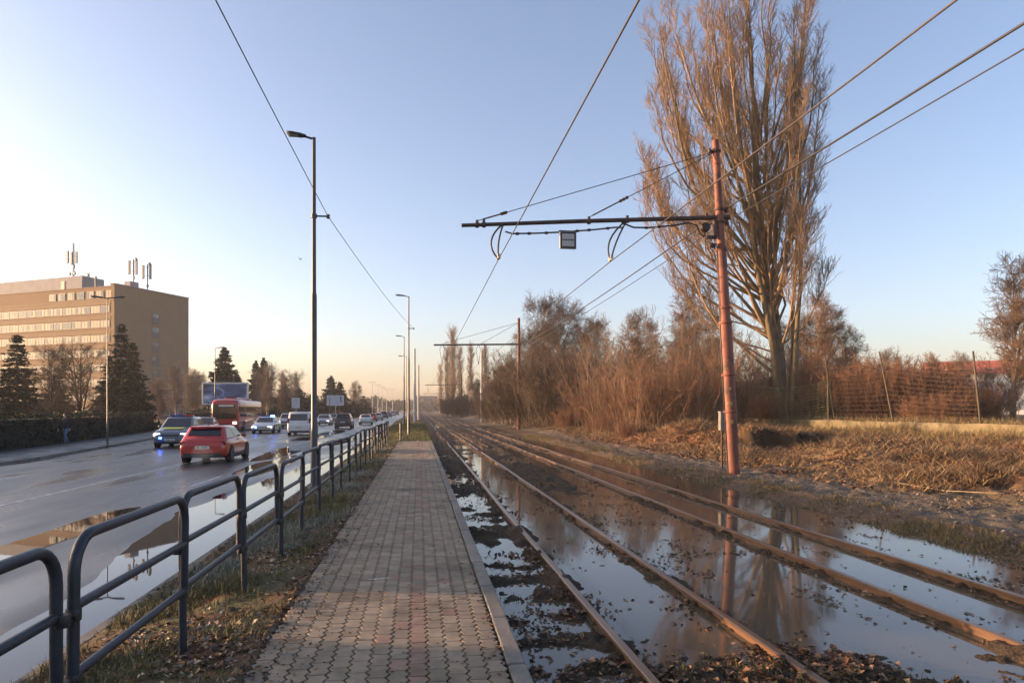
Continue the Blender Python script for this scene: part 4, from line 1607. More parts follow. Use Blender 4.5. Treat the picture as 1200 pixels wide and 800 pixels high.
# slender reddish stems
put(thB, 705, 51, 'upright clump of slender pale brown stems left of the leaf heap', .4, .88, G)
put(thB, 735, 46, 'tall slender brown stems behind the leaf heap', 1.5, .98, G)
put(thB, 772, 46, 'tall slender brown stems left of the foreground red mast', 2.6, 1.0, G)
put(thB, 808, 45, 'thick clump of brown stems directly left of the foreground red mast', 3.7, .98, G)
put(thB, 840, 47, 'clump of brown stems directly behind the foreground red mast', 5.1, .95, G)
put(thB, 870, 50, 'brown stems between the red mast and the poplar trunk', 5.9, .85, G)
put(thA, 722, 42, 'reddish shrub at the left foot of the leaf heap', .2, .62, G)
put(thA, 755, 40, 'reddish shrub right behind the leaf heap', 1.3, .72, G)
put(thA, 790, 39.5, 'reddish shrub on top of the leaf heap', 2.4, .8, G)
put(thA, 822, 40, 'reddish shrub at the right end of the leaf heap near the red mast', 3.3, .8, G)
put(thA, 690, 49, 'low reddish shrub at the edge of the dark bushes', 4.4, .62, G)
put(bareB, 747, 55, 'thin bare tree standing up from the brown stems left of the mast', .5, .9, G)
put(bareB, 800, 53, 'bare tree with a bent top left of the red mast', 2.2, .98, G)
put(bareB, 835, 56, 'bare tree behind the red mast, left of the poplar', 3.1, .92, G)
put(thB, 760, 58, 'far clump of brown stems behind the thin bare tree', .8, .9, G)
put(thB, 715, 63, 'far clump of brown stems behind the pale slender ones', 1.8, 1.0, G)
put(thB, 812, 60, 'far clump of brown stems behind the bent bare tree', 4.8, .95, G)
put(thB, 858, 62, 'far clump of brown stems just left of the poplar trunk', 5.5, 1.0, G)
# right of the poplar
G2 = 'bare shrubs behind the old fences'
put(bareB, 962, 58, 'round-crowned bare tree just right of the poplar', 1.0, 1.08, G2)
put(bareB, 990, 64, 'smaller round bare tree at the outer right of the poplar', 2.5, .9, G2)
put(bareA, 935, 62, 'bare tree directly behind the poplar trunk', 3.3, .8, G2)
thl = ('left end', 'just right of the poplar', 'behind the leaning fence, left part', 'behind the middle of the leaning fence', 'behind the right leaning post', 'left of the white house', 'in front of the white house', 'right of the white house')
for i, (px, d, sc) in enumerate(((895, 49, .85), (945, 46, .95), (978, 45, 1.05), (1008, 44, 1.0), (1040, 40, 1.08), (1072, 40, 1.0), (1108, 37, .55), (1142, 37, .58))):
    put(thC, px, d, 'low red-brown bramble bush ' + thl[i], i * .8, sc, G2)
thm = ('behind the poplar', 'behind the leaning fence', 'left of the far shrubs', 'before the far hill, left', 'before the far hill, middle', 'before the white house', 'at the right edge of the white house')
for i, (px, d, sc) in enumerate(((930, 52, .95), (985, 50, .90), (1018, 50, .84), (1050, 54, .80), (1080, 56, .78), (1122, 52, .42), (1165, 52, .80))):
    put(thA, px, d, 'russet shrub ' + thm[i], i * 1.1 + .4, sc, G2)
thk = ('left', 'middle', 'right')
for i, (px, d, sc) in enumerate(((1040, 85, 1.0), (1090, 92, 1.0), (1125, 80, .9))):
    put(bareB, px, d, 'hazy bare tree on the skyline before the hill, %s one of three' % thk[i], i + .3, sc * .85, 'bare trees on the right skyline')
put(bareB, 1188, 40, 'bare tree whose twigs reach in at the right edge', 2.0, 1.0)
# brown weeds at the foot of the thicket
for i, (px, d, sc, lb) in enumerate(((705, 44, .38, 'brown weed clump left of the leaf heap'), (668, 50, .42, 'brown weed clump below the dark bushes'), (740, 37, .30, 'small brown weed clump in front of the leaf heap'), (905, 42, .5, 'weedy bramble at the foot of the green fence'), (1090, 34, .45, 'weedy bramble on the wall at the right'))):
    put(thC, px, d, lb, 2 + i, sc, G)

# ---- poplars far along the line
def poplar_far():
    tk, cr = Tubes(), Tubes()
    P_, R_ = path([(0, 0, 0), (0, 0, 7), (.1, 0, 14), (0, 0, 21.5)], .30, .03, 9, .08)
    tk.add(P_, R_, 7)
    P1, R1 = grow(P_, R_, 90, .08, .99, 22, 7, 6.0, .62, 6, .16, .07, .3, .02)
    cr.add(P1, R1, 3)
    P2, R2 = grow(P1, R1, 9, .1, 1, 26, 10, 1.9, .3, 4, .12, .09, .6, .012)
    cr.add(P2, R2, 3)
    P3, R3 = grow(P2, R2, 4, .1, 1, 28, 10, .8, .3, 3, .1, .1, .7, .011)
    cr.add(P3, R3, 3)
    return tree_obj('poplar_tree', 'x', 'tree', tk, cr, m_bark, m_ptwig)


pf = poplar_far()
G3 = 'slender poplars far along the track'
for px, d, sc, lb in ((531, 185, 1.02, 'tallest slender poplar far along the track, behind the second arm'), (524, 215, .92, 'slender poplar just left of the tallest far one'), (551, 200, .86, 'slender poplar between the tallest far one and the concrete mast'),
                      (569, 190, .80, 'slender poplar right of the concrete mast'), (539, 230, .95, 'slender poplar just right of the tallest far one'), (516, 270, .85, 'farthest slender poplar at the end of the track')):
    put(pf, px, d, lb, None, sc, G3)
for px, d, sc, lb in ((588, 118, .9, 'bare tree between the concrete mast and the dark bushes'), (560, 150, .8, 'bare tree at the foot of the far poplars'), (600, 100, .85, 'bare tree just left of the dark bushes')):
    put(bareB, px, d, lb, None, sc, 'bare trees far along the track')
for i, (px, d, sc) in enumerate(((545, 145, .8), (530, 170, .8), (575, 120, .7), (592, 100, .7))):
    put(thD, px, d, ('low hedge bush before the far poplars', 'farthest low bush along the track', 'low bush behind the concrete mast', 'low bush left of the dark thicket')[i], i, sc, 'bushes far along the track')

# ---- conifers
m_needle = mat('dark_needles', (.016, .026, .018), (.035, .050, .030), scale=1.2, rough=.85, spec=.2, island=.45)
m_needle2 = mat('pine_needles', (.020, .032, .026), (.042, .055, .040), scale=1.2, rough=.85, spec=.2, island=.45)


def conifer(h, r, rows, name, m, droop=.12, power=1.0, clump=.30, base=.06, ragged=.25):
    tk = Tubes()
    P_, R_ = path([(0, 0, 0), (0, 0, h * .5), (0, 0, h * .98)], .018 * h, .02, 6)
    tk.add(P_, R_, 7)
    V, F = [], []
    pts, dirs, szs = [], [], []
    bp, br = [], []
    for i in range(rows):
        f = base + (1 - base) * (i + rng.random()) / rows
        z = h * f
        rr = r * (1 - f) ** power * rng.uniform(1 - ragged, 1 + ragged * .4) + .08
        nb_ = max(4, int(9 * rr / r + 4))
        a0 = rng.uniform(0, 6)
        for b_ in range(nb_):
            a = a0 + 2 * PI * b_ / nb_ + rng.normal() * .25
            L = rr * rng.uniform(.7, 1.08)
            e = np.array([math.cos(a), math.sin(a), 0])
            k = max(3, int(L / .28))
            tip = np.array([0, 0, z]) + e * L + np.array([0, 0, -droop * L + .10 * L * rng.normal()])
            bp.append([(0, 0, z), tuple(np.array([0, 0, z]) * .5 + tip * .5 + np.array([0, 0, .04 * L])), tuple(tip)])
            br.append([.02 + .006 * L, .015, .006])
            for j in range(k):
                g = .22 + .78 * (j + rng.random()) / k
                c_ = np.array([0, 0, z]) * (1 - g) + tip * g
                for q_ in range(4):
                    pts.append(c_ + rng.normal(size=3) * np.array([.11, .11, .05]) * (.6 + L * .3))
                    dd = e * rng.uniform(.2, 1) + rng.normal(size=3) * .45 + np.array([0, 0, .15])
                    dirs.append(dd / np.linalg.norm(dd))
                    szs.append(clump * rng.uniform(.6, 1.25) * (.75 + .35 * (1 - f)))
    tk.add(np.array(bp), np.array(br), 4)
    p, d_, s_ = np.array(pts), np.array(dirs), np.array(szs)[:, None]
    sd = np.cross(d_, rng.normal(size=d_.shape))
    sd /= np.linalg.norm(sd, axis=-1, keepdims=True)
    V = np.stack([p - d_ * s_ * .5, p + sd * s_ * .28, p + d_ * s_ * .75, p - sd * s_ * .28], 1).reshape(-1, 3)
    F = np.arange(len(p))[:, None] * 4 + np.array([[0, 1, 2, 3]])
    t = empty(name, (0, 0, 0), 0, 'x', 'tree')
    link('trunk', tk.mesh('trunk', m_bark), t)
    link('crown', arr_mesh('crown', V, F, m), t)
    return t


conA = conifer(10.5, 3.0, 42, 'spruce_tree', m_needle, .18, .80, .36, .03, .22)
conB = conifer(11.0, 3.4, 44, 'pine_tree', m_needle2, .05, .70, .62, .10, .55)
G4 = 'dark conifers on the far side of the road'
for px, d, sc, sz, lb in ((142, 74, 1.12, 1.10, 'tall dark spruce in front of the corner of the brown building'), (156, 72, .95, .88, 'dark spruce just right of the tall one before the brown building'), (128, 78, .80, .80, 'shorter dark spruce left of the tall one before the brown building'), (66, 70, 1.0, .55, 'low dark spruce at the left edge beside the bare tree'), (20, 66, 1.2, .9, 'dark spruce farthest left along the hedge')):
    put(conA, px, d, lb, None, sc, G4, sz)
for px, d, sc, sz, lb in ((263, 108, 1.1, 1.08, 'dark pine with open layered branches above the blue billboard'), (278, 112, .9, .72, 'lower dark pine right of the layered one, behind the billboard'), (300, 122, .72, .98, 'narrow dark pine with a pointed top behind the bus'), (309, 118, .75, 1.0, 'second narrow dark pine with a pointed top behind the bus'),
                          (388, 178, 1.15, 1.0, 'dark pine behind the pale billboard'), (350, 145, 1.2, .60, 'broad dark pine behind the white van'), (366, 150, 1.1, .52, 'broad dark pine left of the pale billboard'), (398, 176, 1.1, .85, 'dark pine right behind the pale billboard'), (335, 138, 1.1, .62, 'broad dark pine left of the white van')):
    put(conB, px, d, lb, None, sc, G4, sz)
put(conA, 426, 205, 'rounded dark spruce left of the far traffic', None, 1.7, G4, .62)
put(conA, 414, 190, 'rounded dark spruce at the foot of the far bare tree', None, 1.4, G4, .45)
G5 = 'bare trees on the far side of the road'
put(darkT, 95, 56, 'large dark bare tree in front of the windows of the brown building', 1.2, .78, G5)
put(darkT, 60, 62, 'bare tree at the left edge before the brown building', 2.9, .8, G5)
put(birch, 206, 104, 'pale thin birch before the end wall of the brown building', .2, 1.0, G5)
put(birch, 222, 98, 'smaller birch just right of the brown building', 1.4, .82, G5)
put(birch, 314, 92, 'pale forked bare tree directly behind the bus', 2.2, .92, G5)
put(birch, 301, 110, 'pale bare tree between the billboard and the forked one', 3.0, .9, G5)
put(birch, 345, 120, 'russet bare birch left of the tall near lamp', 4.0, 1.0, G5)
put(birch, 236, 130, 'hazy birch between the brown building and the billboard', 5.0, 1.0, G5)
put(bareB, 416, 215, 'round bare tree on the skyline beside the far lamp masts', 1.0, 1.15, G5)
put(bareB, 330, 128, 'brown bare tree behind the police saloon car', 2.0, .95, G5)
put(bareB, 225, 118, 'brown bare tree behind the red parked car', 3.2, .95, G5)
put(bareB, 186, 96, 'brown bare tree low before the end wall of the brown building', 4.2, .68, G5)

# far tree belt closing the road and the horizon
m_fartwig = mat('far_tree_crowns', (.060, .055, .045), (.095, .080, .060), scale=.3, rough=.9, spec=.1, island=.35)
def belt(name, pts, h, dens, m):
    P_ = []
    for (x0, y0), (x1, y1) in zip(pts[:-1], pts[1:]):
        n = int(math.hypot(x1 - x0, y1 - y0) * dens)
        f = rng.random(n)
        u = rng.normal(size=(n, 2)) * 3.5
        xx, yy = x0 + (x1 - x0) * f + u[:, 0], y0 + (y1 - y0) * f + u[:, 1]
        hh = h * (.35 + .9 * fbm(xx * .07, yy * .07, 91, 3)) * rng.random(n) ** .6
        P_.append(np.stack([xx, yy, hh + rng.random(n) * .3], -1))
    p = np.concatenate(P_)
    n = len(p)
    d_ = rng.normal(size=(n, 3)) * np.array([.5, .5, 1])
    d_ /= np.linalg.norm(d_, axis=-1, keepdims=True)
    sd = np.cross(d_, rng.normal(size=d_.shape))
    sd /= np.linalg.norm(sd, axis=-1, keepdims=True)
    s_ = rng.uniform(.5, 1.3, n)[:, None]
    V = np.stack([p - d_ * s_, p + sd * s_ * .45, p + d_ * s_, p - sd * s_ * .45], 1).reshape(-1, 3)
    F = np.arange(n)[:, None] * 4 + np.array([[0, 1, 2, 3]])
    tag(link(name, arr_mesh(name, V, F, m)), kind='stuff')


belt('far_wood', [PD(180, 330), PD(300, 330), PD(400, 390), PD(450, 470), PD(500, 560), PD(530, 460)], 9.5, 26, m_fartwig)
belt('far_wood', [PD(540, 330), PD(620, 210), PD(760, 160), PD(900, 130)], 8, 26, m_fartwig)
belt('far_wood', [PD(930, 150), PD(1060, 160), PD(1220, 150)], 4.6, 26, m_fartwig)
# ------------------------------------------------------------------ hedge
m_hedge = mat('hedge_leaves', (.022, .030, .016), (.050, .055, .028), scale=1.5, rough=.8, spec=.25, island=.5)
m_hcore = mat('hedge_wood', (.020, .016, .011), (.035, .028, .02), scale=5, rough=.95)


def hedge(name, pts, wid, h, label, dens=60):
    t = empty(name, (0, 0, 0), 0, label, 'hedge')
    P_ = []
    mb = MB()
    for (x0, y0), (x1, y1) in zip(pts[:-1], pts[1:]):
        L = math.hypot(x1 - x0, y1 - y0)
        ux, uy = (x1 - x0) / L, (y1 - y0) / L
        n = int(L * dens * (h * 2 + wid))
        f = rng.random(n) * L
        side = rng.random(n)
        a = rng.uniform(-1, 1, n)
        hz = rng.random(n)
        onside = side < .72
        off = np.where(onside, np.sign(a) * wid * .5, a * wid * .5) + rng.normal(size=n) * .07
        hh = h * (.93 + .14 * fbm(f * .5 + x0, f * 0, 7, 3))
        z = np.where(onside, hz * hh, hh) + rng.normal(size=n) * .06
        P_.append(np.stack([x0 + ux * f - uy * off, y0 + uy * f + ux * off, z - .3], -1))
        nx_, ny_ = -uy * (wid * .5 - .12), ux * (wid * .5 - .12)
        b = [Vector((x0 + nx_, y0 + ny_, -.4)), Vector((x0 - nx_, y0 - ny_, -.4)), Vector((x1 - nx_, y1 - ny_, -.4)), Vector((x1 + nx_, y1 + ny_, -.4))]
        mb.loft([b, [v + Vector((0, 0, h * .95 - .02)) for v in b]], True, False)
    p = np.concatenate(P_)
    n = len(p)
    d_ = rng.normal(size=(n, 3))
    d_ /= np.linalg.norm(d_, axis=-1, keepdims=True)
    sd = np.cross(d_, rng.normal(size=d_.shape))
    sd /= np.linalg.norm(sd, axis=-1, keepdims=True)
    s_ = rng.uniform(.05, .11, n)[:, None]
    V = np.stack([p - d_ * s_, p + sd * s_ * .55, p + d_ * s_, p - sd * s_ * .55], 1).reshape(-1, 3)
    link('foliage', arr_mesh('foliage', V, np.arange(n)[:, None] * 4 + np.array([[0, 1, 2, 3]]), m_hedge), t)
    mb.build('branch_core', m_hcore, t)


hedge('clipped_hedge', [(-19.6, 22), (-19.9, 32), (-22.0, 47), (-25.2, 68)], 1.1, 1.75, 'long dark clipped hedge behind the footway below the brown building')
hedge('clipped_hedge', [(-26.2, 84), (-26.4, 150)], 1.6, 1.9, 'dark far hedge behind the bus and the oncoming cars', 20)

# ------------------------------------------------------------------ brown office building
m_bwall = mat('brown_render', (.20, .130, .070), (.23, .152, .086), scale=.35, rough=.9, bump=.1, bscale=12, detail=6)
m_bband = mat('sand_render', (.235, .165, .095), (.27, .19, .115), scale=.5, rough=.9)
m_bglass = mat('window_pane', (.030, .040, .048), (.055, .065, .072), scale=.8, rough=.07, spec=.8)
m_bwin = mat('pale_window_frame', (.48, .45, .38), (.56, .52, .44), scale=1.2, rough=.6)
m_blind = mat('pale_window_blind', (.30, .28, .215), (.42, .39, .31), scale=1.6, rough=.7)
m_bframe = mat('dark_window_frame', (.05, .055, .06), (.08, .085, .09), scale=2, rough=.5)
m_grey = mat('grey_roof_block', (.20, .205, .22), (.25, .255, .27), scale=.6, rough=.8)
m_ant = mat('antenna_grey', (.10, .10, .105), (.16, .16, .165), scale=3, rough=.6)
BX, BY = PD(134, 146)
BTOP = ZD(333, 146)
ang = math.atan2(.46, .887)
bt = empty('office_building', (BX, BY, -.4), -ang, 'brown eight-storey office block with bare end wall and antennas on its roof', 'building')
# local frame: +y runs along the end wall (away), -x along the window facade
HB = BTOP + .4
WL_, DL_ = 48.0, 20.3
b = MB()
b.box(-WL_, 0, 0, DL_, 0, HB - 3.4)
b.box(-WL_, 0, 1.6, DL_, HB - 3.4, HB - .02)
b.build('wall', m_bwall, bt)
b = MB()
b.bbox(-1.2, .12, -.10, DL_ + .1, HB - .02, HB + .28, .04)
b.bbox(-WL_, -1.2, 1.5, 2.0, HB - .02, HB + .18, .04)
b.bbox(-WL_, -.002, -.12, .3, HB - 3.42, HB - 3.0, .04)
b.build('parapet', m_bband, bt)
b = MB()
b.box(-.9, .06, -.06, 2.0, 0, HB - .02)
b.build('corner_pier', m_bwall, bt)
b = MB()
FH = 3.15
for f in range(8):
    z0 = HB - 3.4 - FH * (f + 1) + .25
    if z0 < .5:
        break
    b.bbox(-WL_ + .3, -.95, -.10, -.002, z0 + 2.05, z0 + 2.9, .03)
b.build('facade_band', m_bband, bt)
w_n = 0
for f in range(8):
    z0 = HB - 3.4 - FH * (f + 1) + .55
    if z0 < .5:
        break
    xx = -1.2
    while xx > -WL_ + 3:
        b = MB()
        b.bbox(xx - 2.76, xx, -.09, -.003, z0, z0 + 1.62, .03)
        fr_o = b.build('window', m_bframe, bt)
        b = MB()
        for k in range(3):
            x0 = xx - .10 - k * .90
            b.cur = 0 if random.random() < .38 else 1
            b.box(x0 - .74, x0, -.105, -.0925, z0 + .12, z0 + 1.5)
        b.build('pane', [m_bglass, m_blind], fr_o)
        xx -= 2.80
        w_n += 1
# set back top floor windows
for k in range(7):
    x0 = -2.0 - k * 2.9
    b = MB()
    b.bbox(x0 - 2.2, x0, 1.52, 1.598, HB - 2.4, HB - .75, .03)
    fo = b.build('window', m_bframe, bt)
    b = MB()
    for j in range(3):
        b.cur = 1 if random.random() < .5 else 0
        b.box(x0 - .08 - j * .72 - .6, x0 - .08 - j * .72, 1.505, 1.517, HB - 2.28, HB - .87)
    b.build('pane', [m_bglass, m_blind], fo)
# stair windows in the end wall
for f in range(7):
    z0 = HB - 6.0 - f * 3.2
    if z0 < 1:
        break
    b = MB()
    b.bbox(.003, .08, 9.6, 11.6, z0 - 1.3, z0 + 1.15, .03)
    fo = b.build('window', m_bframe, bt)
    b = MB()
    b.box(.0825, .095, 9.75, 11.45, z0 + .10, z0 + 1.0)
    b.cur = 1
    b.box(.0825, .095, 9.75, 11.45, z0 - 1.15, z0 - .05)
    b.build('pane', [m_bglass, m_bframe], fo)
b = MB()
b.bbox(.003, .09, 8.4, 12.6, .6, 3.6, .04)
eo = b.build('entrance', m_bframe, bt)
b = MB()
b.box(.0925, .105, 8.6, 12.4, .8, 3.4)
b.build('pane', m_bglass, eo)
b = MB()
b.bbox(-45, -13.2, 3.0, 8.5, HB - .1, HB + 3.3, .06)
b.bbox(-14.2, -13.0, 2.8, 3.2, HB - .1, HB + 2.4, .04)
pb_ = b.build('roof_block', m_grey, bt)
b = MB()
b.bbox(-19.8, -18.6, 2.90, 2.997, HB + .2, HB + 2.4, .02)
b.build('door', m_bframe, pb_)
b = MB()
b.bbox(-2.3, -.5, 4.4, 6.6, HB + .0, HB + 1.5, .04)
b.build('roof_box', m_grey, bt)
for nm, (ax, ay, z0, hh, kind) in enumerate(((-17.6, 4.2, HB + 3.0, 8.3, 0), (-.9, 5.6, HB + 1.4, 5.2, 1), (-.6, 9.0, HB + .2, 6.0, 1), (-9.6, 3.5, HB, 3.0, 2))):
    a = MB()
    a.tube([(ax, ay, z0), (ax, ay, z0 + hh)], .10, 6)
    if kind == 0:
        a.tube([(ax + .5, ay, z0), (ax + .5, ay, z0 + hh * .95)], .06, 6)
        a.tube([(ax - 3.5, ay, z0 + .0), (ax, ay, z0 + hh * .45)], .03, 5)
        a.tube([(ax + 3.2, ay, z0 + .0), (ax, ay, z0 + hh * .45)], .03, 5)
        for k in range(6):
            a.tube([(ax, ay, z0 + k * 1.2), (ax + .5, ay, z0 + k * 1.2 + .6)], .03, 4)
    ao = a.build('antenna_mast', m_ant, bt)
    a = MB()
    a.tube([(ax, ay, z0 + .5), (ax, ay, z0 + hh * .97)], .14, 8)
    if kind == 0:
        for x_, z_, l in ((-1.1, 3.6, 2.8), (.15, 3.2, 2.8), (1.6, 3.4, 2.6)):
            a.bbox(ax + x_ - .28, ax + x_ + .28, ay - .6, ay - .3, z0 + z_, z0 + z_ + l, .04)
            a.tube([(ax, ay, z0 + z_ + l * .3), (ax + x_, ay - .4, z0 + z_ + l * .3)], .04, 5)
        for x_, z_ in ((-.6, 1.1), (.9, 1.2), (.6, 2.7)):
            a.tube([(ax, ay, z0 + z_), (ax + x_, ay - .3, z0 + z_)], .04, 5)
            a.lathe([(.10, -.12), (.40, 0), (.42, .06), (.1, .1)], 12, Matrix.Translation((ax + x_, ay - .3, z0 + z_)) @ Matrix.Rotation(PI / 2, 4, 'X'))
    elif kind == 1:
        for x_, z_, l in ((-.9, hh - 3.4, 3.1), (1.2, hh - 3.6, 3.4)):
            a.bbox(ax + x_ - .28, ax + x_ + .28, ay - .5, ay - .2, z0 + z_, z0 + z_ + l, .04)
            for q_ in (.25, .85):
                a.tube([(ax, ay, z0 + z_ + l * q_), (ax + x_, ay - .3, z0 + z_ + l * q_)], .045, 5)
        a.lathe([(.10, -.12), (.36, 0), (.38, .06), (.1, .1)], 12, Matrix.Translation((ax + 1.2, ay - .5, z0 + hh - .2)) @ Matrix.Rotation(PI / 2, 4, 'X'))
        a.tube([(ax, ay, z0 + .9), (ax + .5, ay - .4, z0 + .9)], .04, 5)
        a.lathe([(.10, -.12), (.36, 0), (.38, .06), (.1, .1)], 12, Matrix.Translation((ax + .5, ay - .4, z0 + .9)) @ Matrix.Rotation(PI / 2, 4, 'X'))
    else:
        a.bbox(ax - .16, ax + .16, ay - .3, ay - .1, z0 + .4, z0 + 2.9, .04)
        a.lathe([(.10, -.12), (.4, 0), (.42, .06), (.1, .1)], 12, Matrix.Translation((ax - 2.0, ay - .4, z0 + 3.3)) @ Matrix.Rotation(PI / 2, 4, 'X'))
        a.tube([(ax - 2, ay, z0), (ax - 2, ay, z0 + 4.2)], .06, 5)
        a.tube([(ax - 2, ay - .4, z0 + 3.3), (ax - 1, ay - .2, z0 + 2.5), (ax, ay - .2, z0 + 2.5)], .04, 5)
    a.build('antenna_panel', m_ant, ao)

# ------------------------------------------------------------------ added rows of garages, unseen at the left, shaped to shade the near ground
m_caster = mat('shade_caster_render', (.34, .31, .27), (.42, .39, .34), scale=1, rough=.9)
m_caster_door = mat('shade_caster_door', (.10, .13, .12), (.14, .17, .15), scale=2, rough=.6)


def shade_caster(y0, y1, label):
    t = empty('shade_caster_row', (-25.5, (y0 + y1) / 2, -.3), 0, label, 'garages', 'added shade casters beside the road')
    o = (y0 + y1) / 2
    b = MB()
    b.box(-1.5, 1.5, y0 - o, y1 - o, 0, 3.86)
    b.build('wall', m_caster, t)
    b = MB()
    b.bbox(-1.6, 1.6, y0 - o - .06, y1 - o + .06, 3.862, 4.10, .03)
    b.build('roof', m_grey, t)
    n = max(1, int((y1 - y0) / 3.2))
    for i in range(n):
        yc = y0 - o + (i + .5) * (y1 - y0) / n
        b = MB()
        b.bbox(1.503, 1.56, yc - 1.2, yc + 1.2, .05, 2.4, .01)
        b.build('door', m_caster_door, t)


shade_caster(12.95, 29.2, 'added unseen shade caster built as flat-roofed garages with green doors across the road, nearer the brown building')  # gap between the two added rows lets a sun band onto the paving
shade_caster(-30, 10.8, 'long added unseen shade caster built as flat-roofed garages with green doors across the road, behind the viewpoint')

# ------------------------------------------------------------------ houses
m_roof_r = mat('red_roof_tiles', (.36, .085, .05), (.46, .13, .075), scale=3, rough=.8)
m_roof_d = mat('dark_roof_tiles', (.060, .048, .045), (.085, .065, .06), scale=3, rough=.85)
m_white = mat('white_render', (.66, .64, .60), (.74, .72, .68), scale=1, rough=.85)
m_brick = mat('brown_house_render', (.075, .058, .048), (.11, .085, .07), scale=1, rough=.9)


def house(px, d, rz, lx, ly, hw, hr, mw, mr, label, zb=.8):
    X, Y = PD(px, d)
    t = empty('house', (X, Y, zb), rz, label, 'house')
    b = MB()
    b.box(-lx / 2, lx / 2, -ly / 2, ly / 2, -1.5, hw)
    b.add([(-lx / 2 + .003, -ly / 2 + .003, hw), (-lx / 2 + .003, ly / 2 - .003, hw), (-lx / 2 + .003, 0, hw + hr - .05)], [(0, 2, 1)], False)
    b.add([(lx / 2 - .003, -ly / 2 + .003, hw), (lx / 2 - .003, ly / 2 - .003, hw), (lx / 2 - .003, 0, hw + hr - .05)], [(0, 1, 2)], False)
    b.build('wall', mw, t)
    b = MB()
    e = .45
    k = e * hr / (ly / 2)
    for s in (-1, 1):
        b.slab([(-lx / 2 - e, s * (ly / 2 + e), hw - k), (lx / 2 + e, s * (ly / 2 + e), hw - k), (lx / 2 + e, 0, hw + hr), (-lx / 2 - e, 0, hw + hr)], (0, s * hr, ly / 2), .18)
    ro = b.build('roof', mr, t)
    b = MB()
    b.bbox(lx * .2, lx * .2 + .6, -.9, -.3, hw + hr * .5, hw + hr + .8, .03)
    b.build('chimney', m_brick, ro)
    for i in range(int(lx / 2.6)):
        xx = -lx / 2 + 1.3 + i * 2.6
        for z0 in ([.9] if hw < 4 else [.9, 3.7]):
            b = MB()
            b.bbox(xx - .55, xx + .55, -ly / 2 - .05, -ly / 2 - .003, z0, z0 + 1.3, .02)
            fo = b.build('window', m_bwin, t)
            b = MB()
            b.box(xx - .47, xx + .47, -ly / 2 - .064, -ly / 2 - .0525, z0 + .08, z0 + 1.22)
            b.build('pane', m_bglass, fo)
    return t


house(1150, 95, R(-30), 13, 8, 4.6, 1.6, m_white, m_roof_r, 'white house with a red tiled roof behind the brambles at the right', 2.2)
house(574, 178, R(100), 13, 8, 6.0, 3.2, m_brick, m_roof_d, 'dark house with a steep roof beyond the concrete mast', .4)
for i, (px, d, l, h) in enumerate(((1112, 150, 10, 2.6), (1175, 130, 12, 3.2))):
    house(px, d, R(-20), l, 8, h, 1.4, m_white, m_roof_r, ('far low white house with a red roof left of the nearer white house', 'low white house with a red roof at the right edge')[i], 2.0)
X, Y = PD(255, 160)
house(235, 150, R(20), 16, 9, 4.4, 1.8, m_brick, m_roof_d, 'low dark house behind the trees between the brown building and the billboard', -.3)
house(499, 560, R(4), 17, 12, 10, 3, m_grey, m_roof_d, 'grey block of flats closing the end of the road', 0)

# distant hill
m_hill = mat('distant_hill', (.055, .065, .050), (.085, .085, .065), scale=.02, rough=1, detail=8)
hx = np.linspace(0, 1, 70)
V, F = [], []
for i, f in enumerate(hx):
    X, Y = PD(560 + 1000 * f, 850)
    hgt = 43 * (sst(.25, .62, f) * (.82 + .3 * fbm(np.array([f * 9]), np.array([.3]), 3)[0]))
    V += [(X, Y, -2), (X * 1.04, Y * 1.04, hgt * .55), (X * 1.09, Y * 1.09, hgt + 2), (X * 1.2, Y * 1.2, -2)]
i = np.arange(69)[:, None] * 4
F = np.concatenate([i + np.array([[j, 4 + j, 5 + j, 1 + j]]) for j in range(3)])
tag(link('hills', arr_mesh('hills', np.array(V), F, m_hill, True)), kind='structure')

# ------------------------------------------------------------------ billboards
m_bbf = mat('billboard_frame', (.52, .53, .55), (.60, .61, .63), scale=2, rough=.5)
m_pic = bpy.data.materials.new('billboard_picture')
m_pic.use_nodes = True
t_ = m_pic.node_tree
tc = t_.nodes.new('ShaderNodeTexCoord')
mp = t_.nodes.new('ShaderNodeMapping')
mp.inputs['Scale'].default_value = (.45, 1, 1.1)
mp.inputs['Rotation'].default_value = (0, R(20), 0)
ns = t_.nodes.new('ShaderNodeTexNoise')
ns.inputs['Scale'].default_value = .9
ns.inputs['Detail'].default_value = 8
ns.inputs['Distortion'].default_value = .8
rp = t_.nodes.new('ShaderNodeValToRGB')
rp.color_ramp.elements[0].position = .36
rp.color_ramp.elements[0].color = (.020, .035, .085, 1)
rp.color_ramp.elements[1].position = .68
rp.color_ramp.elements[1].color = (.62, .70, .82, 1)
e_ = rp.color_ramp.elements.new(.52)
e_.color = (.07, .13, .30, 1)
t_.links.new(tc.outputs['Object'], mp.inputs['Vector'])
t_.links.new(mp.outputs[0], ns.inputs['Vector'])
t_.links.new(ns.outputs['Fac'], rp.inputs['Fac'])
t_.links.new(rp.outputs[0], t_.nodes['Principled BSDF'].inputs['Base Color'])
t_.nodes['Principled BSDF'].inputs['Roughness'].default_value = .45


